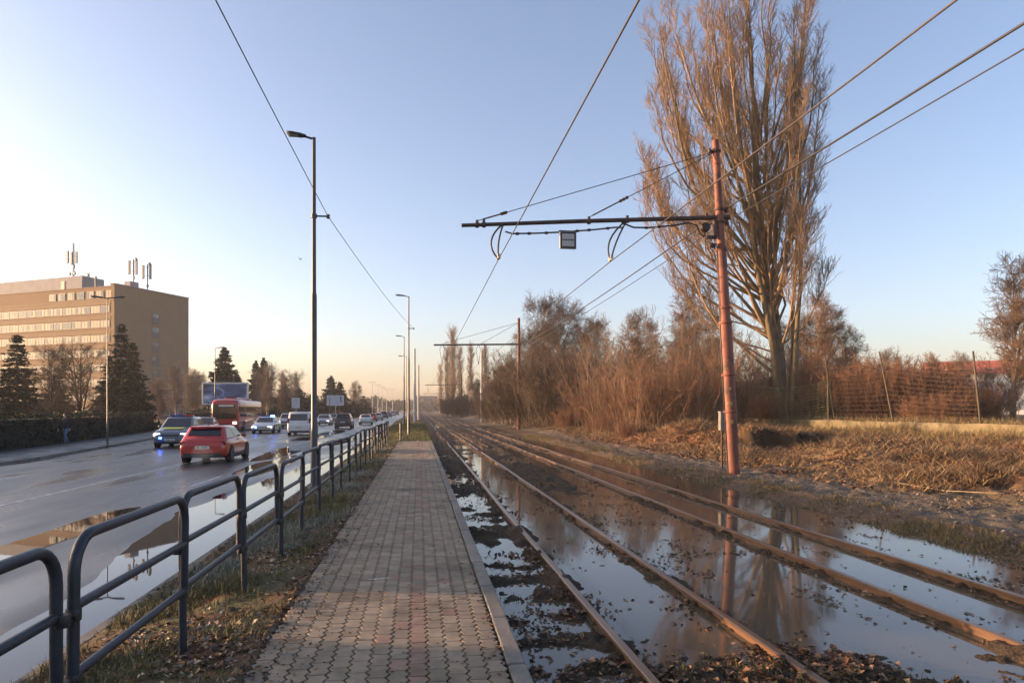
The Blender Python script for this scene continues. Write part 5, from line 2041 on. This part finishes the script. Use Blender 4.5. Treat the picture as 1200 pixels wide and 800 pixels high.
def billboard(px0, px1, py0, py1, d, label, mp_, rz=0, legs=2):
    wd_ = (px1 - px0) / 800 * d
    h_ = (py1 - py0) / 800 * d
    X, Y = PD((px0 + px1) / 2, d)
    z = ZD(py1, d)
    t = empty('billboard', (X, Y, -.3), -YAW + rz, label, 'billboard')
    z += .3
    b = MB()
    for x0, x1, z0, z1 in ((-wd_ / 2, wd_ / 2, z, z + .18), (-wd_ / 2, wd_ / 2, z + h_ - .18, z + h_), (-wd_ / 2, -wd_ / 2 + .18, z + .182, z + h_ - .182), (wd_ / 2 - .18, wd_ / 2, z + .182, z + h_ - .182)):
        b.bbox(x0, x1, -.10, .10, z0, z1, .02)
    b.build('frame', m_bbf, t)
    b = MB()
    b.box(-wd_ / 2 + .17, wd_ / 2 - .17, -.05, .05, z + .17, z + h_ - .17)
    b.build('poster', mp_, t)
    for k in range(legs):
        x = (-.3 + .6 * k) * wd_ if legs == 2 else 0
        b = MB()
        b.bbox(x - .11, x + .11, .11, .33, 0, z + h_ * .8, .02)
        b.build('leg', m_galv, t)
    return t


billboard(237, 291, 448, 474, 89, 'large billboard with a dark blue snowy mountain picture above the bus', m_pic)
m_post2 = mat('pale_poster', (.36, .41, .48), (.50, .54, .60), scale=1.2, rough=.5)
bb = billboard(383, 403, 463, 475, 168, 'pale blank billboard with one dark figure among the dark conifers', m_post2, legs=1)
b = MB()
b.bbox(1.2, 1.5, -.075, -.055, 4.0, 5.3, .01)
b.build('dark_figure', m_bframe, bb)
bb = billboard(342, 351, 466, 478, 110, 'small pale info panel on a post between the birch and the tall lamp', m_post2, legs=1)

# ------------------------------------------------------------------ vehicles
def paint(name, c, metal=.0, rough=.28):
    return mat(name, c, tuple(.93 * v for v in c), scale=2, rough=rough, metal=metal, coat=.8)


p_red = paint('red_car_paint', (.46, .028, .016))
p_white = paint('white_car_paint', (.62, .62, .62))
p_silver = paint('silver_car_paint', (.40, .41, .43), .25)
p_dark = paint('dark_car_paint', (.028, .028, .032))
p_blue = paint('blue_car_paint', (.035, .07, .17))
p_wine = paint('wine_car_paint', (.20, .018, .02))
m_tyre = mat('tyre_rubber', (.012, .012, .012), (.02, .02, .02), scale=12, rough=.85)
m_rim = mat('alloy_rim', (.28, .28, .29), (.36, .36, .37), scale=6, rough=.35, metal=.7)
m_cglass = mat('car_glass', (.010, .012, .014), (.016, .018, .02), scale=2, rough=.03, spec=.9)
m_plast = mat('black_plastic', (.018, .018, .019), (.028, .028, .028), scale=10, rough=.6)
m_tail = mat('tail_lamp_red', (.10, .004, .004), (.14, .006, .006), scale=6, rough=.15)
m_headl = mat('head_lamp', (.6, .6, .6), (.7, .7, .7), scale=5, rough=.1, emit=(1, .95, .85), estr=1.1)
m_headoff = mat('head_lamp_off', (.5, .5, .5), (.6, .6, .6), scale=5, rough=.1)
m_bluel = mat('blue_flash_lamp', (.02, .06, .8), (.02, .06, .8), scale=5, rough=.1, emit=(.03, .12, 1.0), estr=22)
m_bluedim = mat('blue_lamp_glass', (.02, .05, .30), (.03, .06, .35), scale=5, rough=.1)
m_redl = mat('red_lamp_glass', (.35, .015, .015), (.4, .02, .02), scale=5, rough=.15)
m_plate = mat('number_plate', (.60, .60, .58), (.66, .66, .64), scale=5, rough=.4)
m_yg = mat('fluorescent_yellow', (.48, .56, .05), (.54, .62, .08), scale=5, rough=.4)
m_pblue = mat('police_blue', (.02, .05, .20), (.03, .06, .24), scale=5, rough=.3, coat=.6)

SPECS = {
    # length, width, height, belt rear, belt front(hood base), cabin: base rear, roof rear, roof front, base front (y), wheel r, wheel y front/rear
    'hatch': dict(L=4.30, W=1.80, H=1.46, zb=.96, hood=.84, c=(-2.02, -1.55, .10, 1.02), wr=.325, wy=(1.30, -1.32), nose=.62),
    'suv': dict(L=4.60, W=1.86, H=1.69, zb=1.10, hood=1.02, c=(-2.14, -1.72, .22, 1.06), wr=.365, wy=(1.40, -1.30), nose=.80),
    'saloon': dict(L=4.75, W=1.84, H=1.47, zb=.96, hood=.86, c=(-1.85, -1.05, .25, 1.15), wr=.325, wy=(1.42, -1.40), nose=.64),
    'van': dict(L=4.90, W=1.94, H=1.93, zb=1.12, hood=1.04, c=(-2.40, -2.22, .85, 1.72), wr=.34, wy=(1.52, -1.48), nose=.78),
}
_cars = {}


def car_parts(kind):
    sp = SPECS[kind]
    L, W, H, zb, hood = sp['L'], sp['W'], sp['H'], sp['zb'], sp['hood']
    h2, w2 = L / 2, W / 2
    cr_, rr_, rf_, cf_ = sp['c']
    out = []

    def st(y, k, zl, zt, crown=.025):
        w_ = w2 * k
        half = [(0, zl), (w_ * .80, zl), (w_ * .955, zl + .08), (w_, zl + .36 * (zt - zl)), (w_ * .992, zl + .62 * (zt - zl)), (w_ * .955, zt - .06), (w_ * .90, zt - .012), (w_ * .70, zt + crown * .6), (0, zt + crown)]
        ring = [Vector((x, y, z)) for x, z in half] + [Vector((-x, y, z)) for x, z in half[1:-1][::-1]]
        return ring
    b = MB()
    trunk = zb + .02 if kind != 'saloon' else zb + .04
    b.loft([st(-h2, .80, .42, zb * .72), st(-h2 + .03, .90, .32, zb * .86), st(-h2 + .12, .955, .25, zb * .97 if kind != 'van' else zb), st(-h2 + .35, .985, .21, trunk), st(-h2 + 1.0, 1, .19, zb), st(0, 1, .19, zb - .01), st(cf_ - .1, 1, .19, hood + .06), st(h2 - .75, .985, .20, hood - .01), st(h2 - .32, .955, .22, hood - .08), st(h2 - .10, .90, .25, sp['nose']), st(h2 - .02, .82, .32, sp['nose'] - .10), st(h2, .74, .40, sp['nose'] - .18)], True, True)
    # cabin shell
    wb_, wt_ = w2 * .93, w2 * (.74 if kind != 'van' else .82)
    z0, z1 = zb - .06, H - .055

    def ringc(yf, yr, wd, z, ins=.0):
        k = .10
        pts = [(wd, yf - k), (wd * .90, yf), (-wd * .90, yf), (-wd, yf - k), (-wd, yr + k), (-wd * .90, yr), (wd * .90, yr), (wd, yr + k)]
        return [Vector((x, y, z)) for x, y in pts][::-1]
    b.loft([ringc(cf_, cr_, wb_, z0), ringc(rf_, rr_, wt_, z1), ringc(rf_ - .10, rr_ + .08, wt_ * .93, H - .015), ringc(rf_ - .35, rr_ + .30, wt_ * .70, H)], True, True)
    out.append(('body', b.mesh('body', p_white), True, []))

    def lerp(a, b_, t):
        return a + (b_ - a) * t

    def face(side_x=None, t0=.14, t1=.90):
        return
    # windscreen and rear window
    def endwin(yb, yt, s, t0, t1, ws):
        n = Vector((0, s * (z1 - z0), abs(yt - yb))).normalized() * .008
        q_ = []
        for t, k in ((t0, -1), (t0, 1), (t1, 1), (t1, -1)):
            q_.append(Vector((k * lerp(wb_, wt_, t) * ws, lerp(yb, yt, t), lerp(z0, z1, t))) + n)
        return q_, n

    q_, n = endwin(cf_, rf_, 1, .16, .94, .88)
    b = MB()
    b.slab(q_, n, .006)
    out.append(('windscreen', b.mesh('windscreen', m_cglass), False, []))
    q_, n = endwin(cr_, rr_, -1, .34 if kind == 'hatch' else (.20 if kind != 'saloon' else .16), .86, .80)
    b = MB()
    b.slab(q_, n, .006)
    out.append(('rear_window', b.mesh('rear_window', m_cglass), False, []))
    ym = lerp(cr_, cf_, .50)
    for s in (-1, 1):
        for (fa, fb) in ((.045, .47), (.50, .955)):
            b = MB()
            q_ = []
            for t, f in ((.17, fa), (.17, fb), (.88, fb), (.88, fa)):
                yb_, yt_ = lerp(cr_ + .05, cf_ - .05, f), lerp(rr_ + .05, rf_ - .05, f)
                q_.append(Vector((s * (lerp(wb_, wt_, t) + .004), lerp(yb_, yt_, t), lerp(z0, z1, t))))
            n = Vector((s * (z1 - z0), 0, wb_ - wt_))
            b.slab(q_ if s > 0 else q_[::-1], n, .008)
            out.append(('side_window', b.mesh('side_window', m_cglass), False, []))
        b = MB()
        y_ = lerp(cr_, cf_, .84)
        b.bbox(*sorted((s * (wb_ + .0), s * (wb_ + .20))), y_ - .05, y_ + .06, zb - .01, zb + .14, .04)
        out.append(('wing_mirror', b.mesh('wing_mirror', p_white), True, []))
        # head and tail lamps
        b = MB()
        if kind == 'van':
            b.bbox(*sorted((s * w2 * .80, s * w2 * .935)), -h2 + .02, -h2 + .14, zb - .10, zb + .30, .02)
        else:
            b.bbox(*sorted((s * w2 * .52, s * w2 * .945)), -h2 + .03, -h2 + .22, zb - .26, zb - .10, .03)
        out.append(('tail_lamp', b.mesh('tail_lamp', m_tail), False, []))
        b = MB()
        b.bbox(*sorted((s * w2 * .52, s * w2 * .925)), h2 - .30, h2 - .055, sp['nose'] - .14, sp['nose'] + .02, .035)
        out.append(('headlight', b.mesh('headlight', m_headoff), 'light', []))
    b = MB()
    b.bbox(-w2 * .80, w2 * .80, -h2 - .022, -h2 + .25, .24, .40, .03)
    b.bbox(-w2 * .70, w2 * .70, h2 - .22, h2 + .022, .25, .38, .03)
    b.bbox(-w2 * .50, w2 * .50, h2 - .10, h2 + .006, sp['nose'] - .16, sp['nose'] - .05, .02)
    for s in (-1, 1):
        b.bbox(*sorted((s * (w2 - .06), s * (w2 + .012))), sp['wy'][1] + .45, sp['wy'][0] - .45, .19, .29, .02)
    out.append(('bumper_trim', b.mesh('bumper_trim', m_plast), False, []))
    if kind in ('hatch', 'suv'):
        b = MB()
        b.bbox(-wt_ * .90, wt_ * .90, rr_ - .16, rr_ + .12, H - .075, H - .035, .018)
        out.append(('spoiler', b.mesh('spoiler', p_white), True, []))
    b = MB()
    zp = zb * .60 if kind != 'van' else .62
    b.bbox(-.26, .26, -h2 - .030, -h2 - .002, zp, zp + .115, .004)
    b.cur = 1
    for k in range(7):
        if k == 2:
            continue
        b.box(-.20 + k * .057, -.165 + k * .057, -h2 - .034, -h2 - .0305, zp + .028, zp + .088)
    out.append(('number_plate', b.mesh('number_plate', [m_plate, m_plast]), False, []))
    b = MB()
    b.bbox(-.26, .26, h2 + .023, h2 + .036, .40, .51, .004)
    b.cur = 1
    for k in range(7):
        if k == 2:
            continue
        b.box(-.20 + k * .057, -.165 + k * .057, h2 + .0365, h2 + .040, .428, .486)
    out.append(('number_plate', b.mesh('number_plate', [m_plate, m_plast]), False, []))
    wr = sp['wr']
    for y_ in sp['wy']:
        for s in (-1, 1):
            mt_ = Matrix.Translation((s * (w2 - .10), y_, wr)) @ Matrix.Rotation(PI / 2 * s, 4, 'Y')
            b = MB()
            # dark wheel opening with the tyre inside it
            b.lathe([(wr + .055, .02), (wr + .055, .106), (wr + .005, .108)], 22, mt_, True, False)
            b.lathe([(wr * .66, -.10), (wr * .97, -.10), (wr, -.07), (wr, .09), (wr * .96, .118), (wr * .66, .122)], 22, mt_, True, True)
            rb = MB()
            rb.lathe([(wr * .66, .05), (wr * .655, .125), (wr * .60, .128), (wr * .58, .10), (wr * .15, .112), (.0, .118)], 20, mt_, False, False)
            for k in range(5):
                rb.box(-.03, .03, .04, wr * .62, .105, .122, mt_ @ Matrix.Rotation(2 * PI * k / 5, 4, 'Z'))
            out.append(('wheel', b.mesh('wheel', m_tyre), False, [('rim', rb.mesh('rim', m_rim))]))
    b = MB()
    b.tube([(0, rr_ + .25, H), (0, rr_ + .08, H + .14)], .012, 5)
    out.append(('aerial', b.mesh('aerial', m_plast), False, []))
    return out


def car(kind, x, y, rz, pm, label, lights=False, group='vehicles on the road', z=ROAD_Z, cat='car', name='car'):
    if kind not in _cars:
        _cars[kind] = car_parts(kind)
    t = empty(name, (x, y, z + .004), rz, label, cat, group)
    for nm, me, pt, kids in _cars[kind]:
        o = link(nm, me, t)
        if pt is True:
            o.material_slots[0].link = 'OBJECT'
            o.material_slots[0].material = pm
        elif pt == 'light' and lights:
            o.material_slots[0].link = 'OBJECT'
            o.material_slots[0].material = m_headl
        for n2_, m2 in kids:
            link(n2_, m2, o)
    return t


HD = math.atan2(.013, 1)
def carp(kind, px, d, rz, *a, **k):
    X, Y = PD(px, d)
    h2 = SPECS[kind]['L'] / 2
    return car(kind, X - math.sin(rz) * h2 * (1 if abs(rz) < 1.5 else 1), Y + h2, rz, *a, **k)


rc = carp('hatch', 237, 26.5, R(1), p_red, 'red hatchback seen from behind, nearest car on the road')
m_vap = bpy.data.materials.new('vapour')
m_vap.use_nodes = True
tn = m_vap.node_tree
tn.nodes.remove(tn.nodes['Principled BSDF'])
pv = tn.nodes.new('ShaderNodeVolumePrincipled')
pv.inputs['Color'].default_value = (.9, .9, .9, 1)
pv.inputs['Density'].default_value = .22
tn.links.new(pv.outputs[0], [n for n in tn.nodes if n.type == 'OUTPUT_MATERIAL'][0].inputs['Volume'])
b = MB()
for q_ in ((.30, -.35, .28, .22), (.36, -.62, .34, .30), (.25, -.95, .38, .34)):
    b.lathe([(q_[3] * math.sin(a_), -q_[3] * math.cos(a_)) for a_ in np.linspace(.02, PI - .02, 9)], 14, Matrix.Translation(q_[:3]), True, True)
vp = b.build('exhaust_vapour', m_vap, None, (rc.location.x, rc.location.y - 2.15, ROAD_Z + .05))
tag(vp, kind='stuff')
pc = carp('suv', 191.5, 37.2, PI + R(4), paint('police_silver_paint', (.13, .15, .19), .2), 'silver police off-roader with yellow-green panels and a roof light bar, oncoming', True, cat='police car', name='police_car')
b = MB()
b.bbox(-.62, .62, -.30, .02, 1.70, 1.80, .03)
lb = b.build('light_bar', m_bluedim, pc)
b = MB()
b.bbox(-.66, -.20, -.31, .03, 1.705, 1.815, .03)
b.build('red_lamp', m_redl, lb)
b = MB()
b.slab([(-.55, 1.22, 1.105), (.55, 1.22, 1.105), (.50, 1.78, 1.045), (-.50, 1.78, 1.045)], (0, .1, 1), .008)
b.build('hood_panel', m_yg, pc)
b = MB()
for s in (-1, 1):
    for k in range(6):
        b.cur = k % 2
        b.box(*sorted((s * .925, s * .938)), -1.55 + k * .48, -1.55 + k * .48 + .46, .62, .92)
b.build('side_stripe', [m_yg, m_pblue], pc)
b = MB()
b.bbox(.42, .54, 2.30, 2.345, .52, .60, .01)
b.build('grille_flasher', m_bluel, pc)
ps = carp('saloon', 305, 60, PI + R(1), p_white, 'white police saloon car with a blue flashing light, oncoming beside the bus', True, cat='police car', name='police_car')
b = MB()
b.bbox(-.58, .58, -.45, -.15, 1.47, 1.57, .03)
lb = b.build('light_bar', m_bluedim, ps)
b = MB()
b.bbox(-.62, -.30, -.47, -.13, 1.475, 1.60, .03)
b.build('flasher', m_bluel, lb)
b = MB()
b.bbox(.40, .52, 2.36, 2.40, .50, .60, .01)
b.build('grille_flasher', m_bluel, ps)
b = MB()
for s in (-1, 1):
    for k in range(6):
        b.cur = k % 2
        b.box(*sorted((s * .915, s * .928)), -1.5 + k * .5, -1.5 + k * .5 + .48, .55, .80)
b.build('side_stripe', [m_yg, m_pblue], ps)
carp('van', 350, 55.5, R(1), p_white, 'white people carrier driving away left of the tall near lamp', cat='van', name='van')
carp('suv', 401.5, 76, R(1), p_dark, 'dark car driving away in the spray right of the tall near lamp')
carp('hatch', 428, 96, R(1), p_white, 'white car driving away ahead of the dark one')
carp('hatch', 435.5, 124, R(1), p_red, 'small red car far ahead beside the white one')
carp('hatch', 443, 140, R(1), p_silver, 'silver car far ahead just right of the small red one')
carp('suv', 449.5, 165, R(1), p_dark, 'dark car in the far queue, right of the silver one')
carp('saloon', 455, 195, R(1), p_blue, 'blue car in the far queue behind the dark one')
carp('suv', 460, 230, R(1), p_silver, 'silver car near the far end of the queue')
carp('hatch', 464.5, 265, R(1), p_dark, 'dark car at the far end of the queue')
carp('suv', 333, 78, PI + R(1), p_silver, 'silver oncoming car with headlights half hidden by the white people carrier', True)
carp('saloon', 377, 92, PI + R(1), p_silver, 'pale silver oncoming car just right of the tall near lamp', True)
carp('saloon', 389, 108, PI + R(1), p_dark, 'dark oncoming car behind the pale silver one', True)
carp('hatch', 399, 116, PI + R(1), p_white, 'white oncoming car above the roof of the dark car', True)
carp('hatch', 360, 128, PI + R(1), p_blue, 'blue oncoming car far behind the pale silver one', True)
carp('hatch', 226.5, 56, PI + R(7), p_wine, 'wine red parked car between the police off-roader and the bus')
carp('saloon', 236.5, 82, PI + R(7), p_silver, 'pale parked car left of the bus, behind the wine red one')

# ------------------------------------------------------------------ bus
p_bus = paint('red_bus_paint', (.42, .022, .022))
m_disp = mat('bus_display', (.5, .5, .46), (.75, .75, .7), scale=9, rough=.4)
X, Y = PD(262, 66)
bus = empty('bus', (X - .1, Y + 6, ROAD_Z + .004), PI + R(2), 'red coach with a big dark windscreen standing below the blue billboard', 'bus', 'vehicles on the road')
W2, HB_, L2_ = 1.27, 3.12, 6.0


def bring(y, k, zl, zt, rnd=.18):
    w_ = W2 * k
    half = [(0, zl), (w_ * .86, zl), (w_ * .98, zl + .12), (w_, zl + .7), (w_ * .985, zt - .75), (w_ * .96, zt - rnd), (w_ * .88, zt - .05), (w_ * .6, zt), (0, zt + .03)]
    return [Vector((x, y, z)) for x, z in half] + [Vector((-x, y, z)) for x, z in half[1:-1][::-1]]


b = MB()
b.loft([bring(-L2_, .93, .45, HB_ - .25), bring(-L2_ + .12, .98, .34, HB_ - .06), bring(-L2_ + .5, 1, .30, HB_), bring(L2_ - .7, 1, .30, HB_), bring(L2_ - .22, .985, .32, HB_ - .08), bring(L2_ - .06, .95, .36, HB_ - .22), bring(L2_, .90, .45, HB_ - .40)], True, True)
b.build('body', p_bus, bus)
b = MB()
b.slab([(-1.06, L2_ + .005, 1.22), (1.06, L2_ + .005, 1.22), (1.06, L2_ - .005, 2.62), (-1.06, L2_ - .005, 2.62)], (0, 1, 0), .02)
b.build('windscreen', m_cglass, bus)
b = MB()
b.bbox(-.80, .55, L2_ + .016, L2_ + .03, 2.42, 2.58, .004)
b.build('destination_display', m_disp, bus)
for s in (-1, 1):
    for k in range(6):
        b = MB()
        y0 = -5.4 + k * 1.78
        b.box(*sorted((s * (W2 * .99), s * (W2 + .012))), y0, y0 + 1.70, 1.45, 2.42)
        b.build('side_window', m_cglass, bus)
    b = MB()
    b.bbox(*sorted((s * .72, s * 1.10)), L2_ - .04, L2_ + .03, .72, .94, .03)
    b.build('headlight', m_headl if s > 0 or True else m_headoff, bus)
    b = MB()
    b.tube([(s * 1.18, L2_ - .1, 2.75), (s * 1.45, L2_ + .28, 2.70), (s * 1.45, L2_ + .30, 2.45)], .025, 6)
    b.bbox(s * 1.45 - .10, s * 1.45 + .10, L2_ + .24, L2_ + .34, 1.95, 2.45, .03)
    b.build('wing_mirror', m_plast, bus)
    for y_ in (L2_ - 2.6, -L2_ + 3.2):
        mt_ = Matrix.Translation((s * (W2 - .16), y_, .48)) @ Matrix.Rotation(PI / 2 * s, 4, 'Y')
        b = MB()
        b.lathe([(.55, .02), (.55, .165), (.50, .168)], 22, mt_, True, False)
        b.lathe([(.30, -.1), (.47, -.1), (.48, .14), (.46, .18), (.30, .18)], 22, mt_)
        wo = b.build('wheel', m_tyre, bus)
        b = MB()
        b.lathe([(.30, .16), (.27, .19), (.20, .12), (.10, .13), (.08, .20), (0, .2)], 18, mt_, False, True)
        b.build('rim', m_rim, wo)
b = MB()
b.bbox(-.62, .62, 1.2, 3.6, HB_ + .0, HB_ + .20, .08)
b.bbox(-.55, .55, -4.0, -2.4, HB_ + .0, HB_ + .16, .06)
b.build('roof_unit', p_bus, bus)
b = MB()
b.bbox(-1.1, 1.1, L2_ - .02, L2_ + .035, .42, .60, .02)
b.bbox(-.26, .26, L2_ + .03, L2_ + .045, .62, .73, .004)
b.build('bumper_trim', m_plast, bus)

# ------------------------------------------------------------------ person on the far footway
m_jacket = mat('dark_jacket', (.020, .020, .024), (.035, .034, .038), scale=9, rough=.9)
m_jeans = mat('blue_jeans', (.10, .16, .28), (.14, .21, .34), scale=12, rough=.9)
m_skin = mat('skin', (.42, .25, .18), (.48, .29, .21), scale=10, rough=.6)
m_hair = mat('dark_hair', (.03, .022, .016), (.05, .036, .026), scale=20, rough=.7)
m_shoe = mat('dark_shoes', (.03, .03, .035), (.05, .05, .055), scale=12, rough=.6)
J = []
E = []


def jn(p, r, par=None):
    J.append((p, r))
    if par is not None:
        E.append((par, len(J) - 1))
    return len(J) - 1


pel = jn((0, 0, .95), (.155, .115))
sp1 = jn((0, .01, 1.12), (.150, .11), pel)
ch = jn((0, .02, 1.32), (.175, .12), sp1)
nk = jn((0, .03, 1.47), (.062, .062), ch)
hd0 = jn((0, .05, 1.56), (.075, .085), nk)
hd1 = jn((0, .055, 1.66), (.078, .095), hd0)
hd2 = jn((0, .045, 1.73), (.05, .06), hd1)
for s, ph in ((-1, 1), (1, -1)):
    hip = jn((s * .095, 0, .88), (.092, .095), pel)
    kn = jn((s * .10, .12 * ph + .05, .50), (.062, .066), hip)
    an = jn((s * .10, .24 * ph - .08, .10), (.042, .046), kn)
    toe = jn((s * .115, .24 * ph + .09, .045), (.040, .032), an)
    sh = jn((s * .19, .02, 1.40), (.070, .07), ch)
    el = jn((s * .245, -.10 * ph + .0, 1.13), (.050, .052), sh)
    wr_ = jn((s * .25, -.14 * ph + .10, .90), (.032, .034), el)
    pm_ = jn((s * .25, -.15 * ph + .13, .83), (.036, .022), wr_)
    for k in range(4):
        f1_ = jn((s * (.235 + .0), -.15 * ph + .115 + .017 * k, .79), (.010, .010), pm_)
        jn((s * .228, -.15 * ph + .12 + .017 * k, .735 - .01 * (k in (1, 2))), (.008, .008), f1_)
    th = jn((s * .225, -.15 * ph + .17, .82), (.011, .011), pm_)
    jn((s * .215, -.15 * ph + .185, .78), (.009, .009), th)
me = bpy.data.meshes.new('person')
me.from_pydata([p for p, r in J], E, [])
po = bpy.data.objects.new('person', me)
C.objects.link(po)
md = po.modifiers.new('skin', 'SKIN')
md.use_smooth_shade = True
for i, (p, r) in enumerate(J):
    me.skin_vertices[0].data[i].radius = r
me.skin_vertices[0].data[0].use_root = True
sd = po.modifiers.new('sub', 'SUBSURF')
sd.levels = sd.render_levels = 2
dg = bpy.context.evaluated_depsgraph_get()
pm2 = bpy.data.meshes.new_from_object(po.evaluated_get(dg))
po.modifiers.clear()
pm2.name = 'person'
pm2.materials.clear()
for m in (m_jacket, m_jeans, m_skin, m_shoe):
    pm2.materials.append(m)
for p in pm2.polygons:
    z = p.center.z
    x = abs(p.center.x)
    p.use_smooth = True
    p.material_index = 3 if z < .11 else (1 if (z < .90 and x < .205) else (2 if (z > 1.50 or (z < .885 and x >= .205)) else 0))
po.data = pm2
X, Y = PD(77, 39.5)
po.location = (X, Y, -.215)
po.rotation_euler = (0, 0, R(165))
tag(po, 'person in a dark jacket and blue jeans walking along the footway by the hedge', 'person')
b = MB()
b.lathe([(.0, 1.775), (.055, 1.765), (.088, 1.72), (.096, 1.66), (.092, 1.61), (.07, 1.585)][::-1], 14, Matrix.Translation((0, .028, 0)), True, True)
b.build('hair', m_hair, po)
b = MB()
for s in (-1, 1):
    b.lathe([(0, -.012), (.009, -.006), (.011, 0), (.009, .006), (0, .012)], 8, Matrix.Translation((s * .032, .140, 1.645)), False)
    b.bbox(*sorted((s * .078, s * .092)), .03, .06, 1.60, 1.66, .006)
b.bbox(-.014, .014, .13, .168, 1.595, 1.635, .006)
b.bbox(-.026, .026, .128, .143, 1.560, 1.570, .003)
b.build('face', m_skin, po)

# ------------------------------------------------------------------ bird
m_bird = mat('dark_feathers', (.03, .03, .035), (.05, .05, .055), scale=20, rough=.8)
X, Y = PD(352, 55)
b = MB()
b.lathe([(0, -.19), (.03, -.14), (.06, -.03), (.055, .06), (.035, .11), (.038, .14), (.025, .17), (.006, .20), (0, .215)], 10, Matrix.Rotation(-PI / 2, 4, 'X'), False)
for s in (-1, 1):
    b.add([(s * .03, .07, .01), (s * .20, .11, .16), (s * .36, .02, .30), (s * .22, -.04, .15), (s * .03, -.07, .0), (s * .12, .05, .10)], [(0, 1, 5), (1, 2, 5), (2, 3, 5), (3, 4, 5), (4, 0, 5)], False)
b.add([(-.02, -.13, 0), (.02, -.13, 0), (.06, -.27, .0), (-.06, -.27, 0)], [(0, 1, 2, 3)], False)
bd_ = b.build('bird', m_bird, None, (X, Y, ZD(304, 55)))
bd_.scale = (.6, .6, .6)
bd_.rotation_euler = (0, 0, R(50))
tag(bd_, 'small dark bird flying left of the tall near lamp', 'bird')

# ------------------------------------------------------------------ winter haze
m_haze = bpy.data.materials.new('haze_air')
m_haze.use_nodes = True
tn = m_haze.node_tree
tn.nodes.remove(tn.nodes['Principled BSDF'])
pv = tn.nodes.new('ShaderNodeVolumePrincipled')
pv.inputs['Color'].default_value = (.88, .87, .88, 1)
pv.inputs['Density'].default_value = .0004
tn.links.new(pv.outputs[0], [n for n in tn.nodes if n.type == 'OUTPUT_MATERIAL'][0].inputs['Volume'])
b = MB()
b.box(-1000, 1600, -140, 1400, -3.0, 47)
tag(b.build('haze', m_haze), kind='stuff')
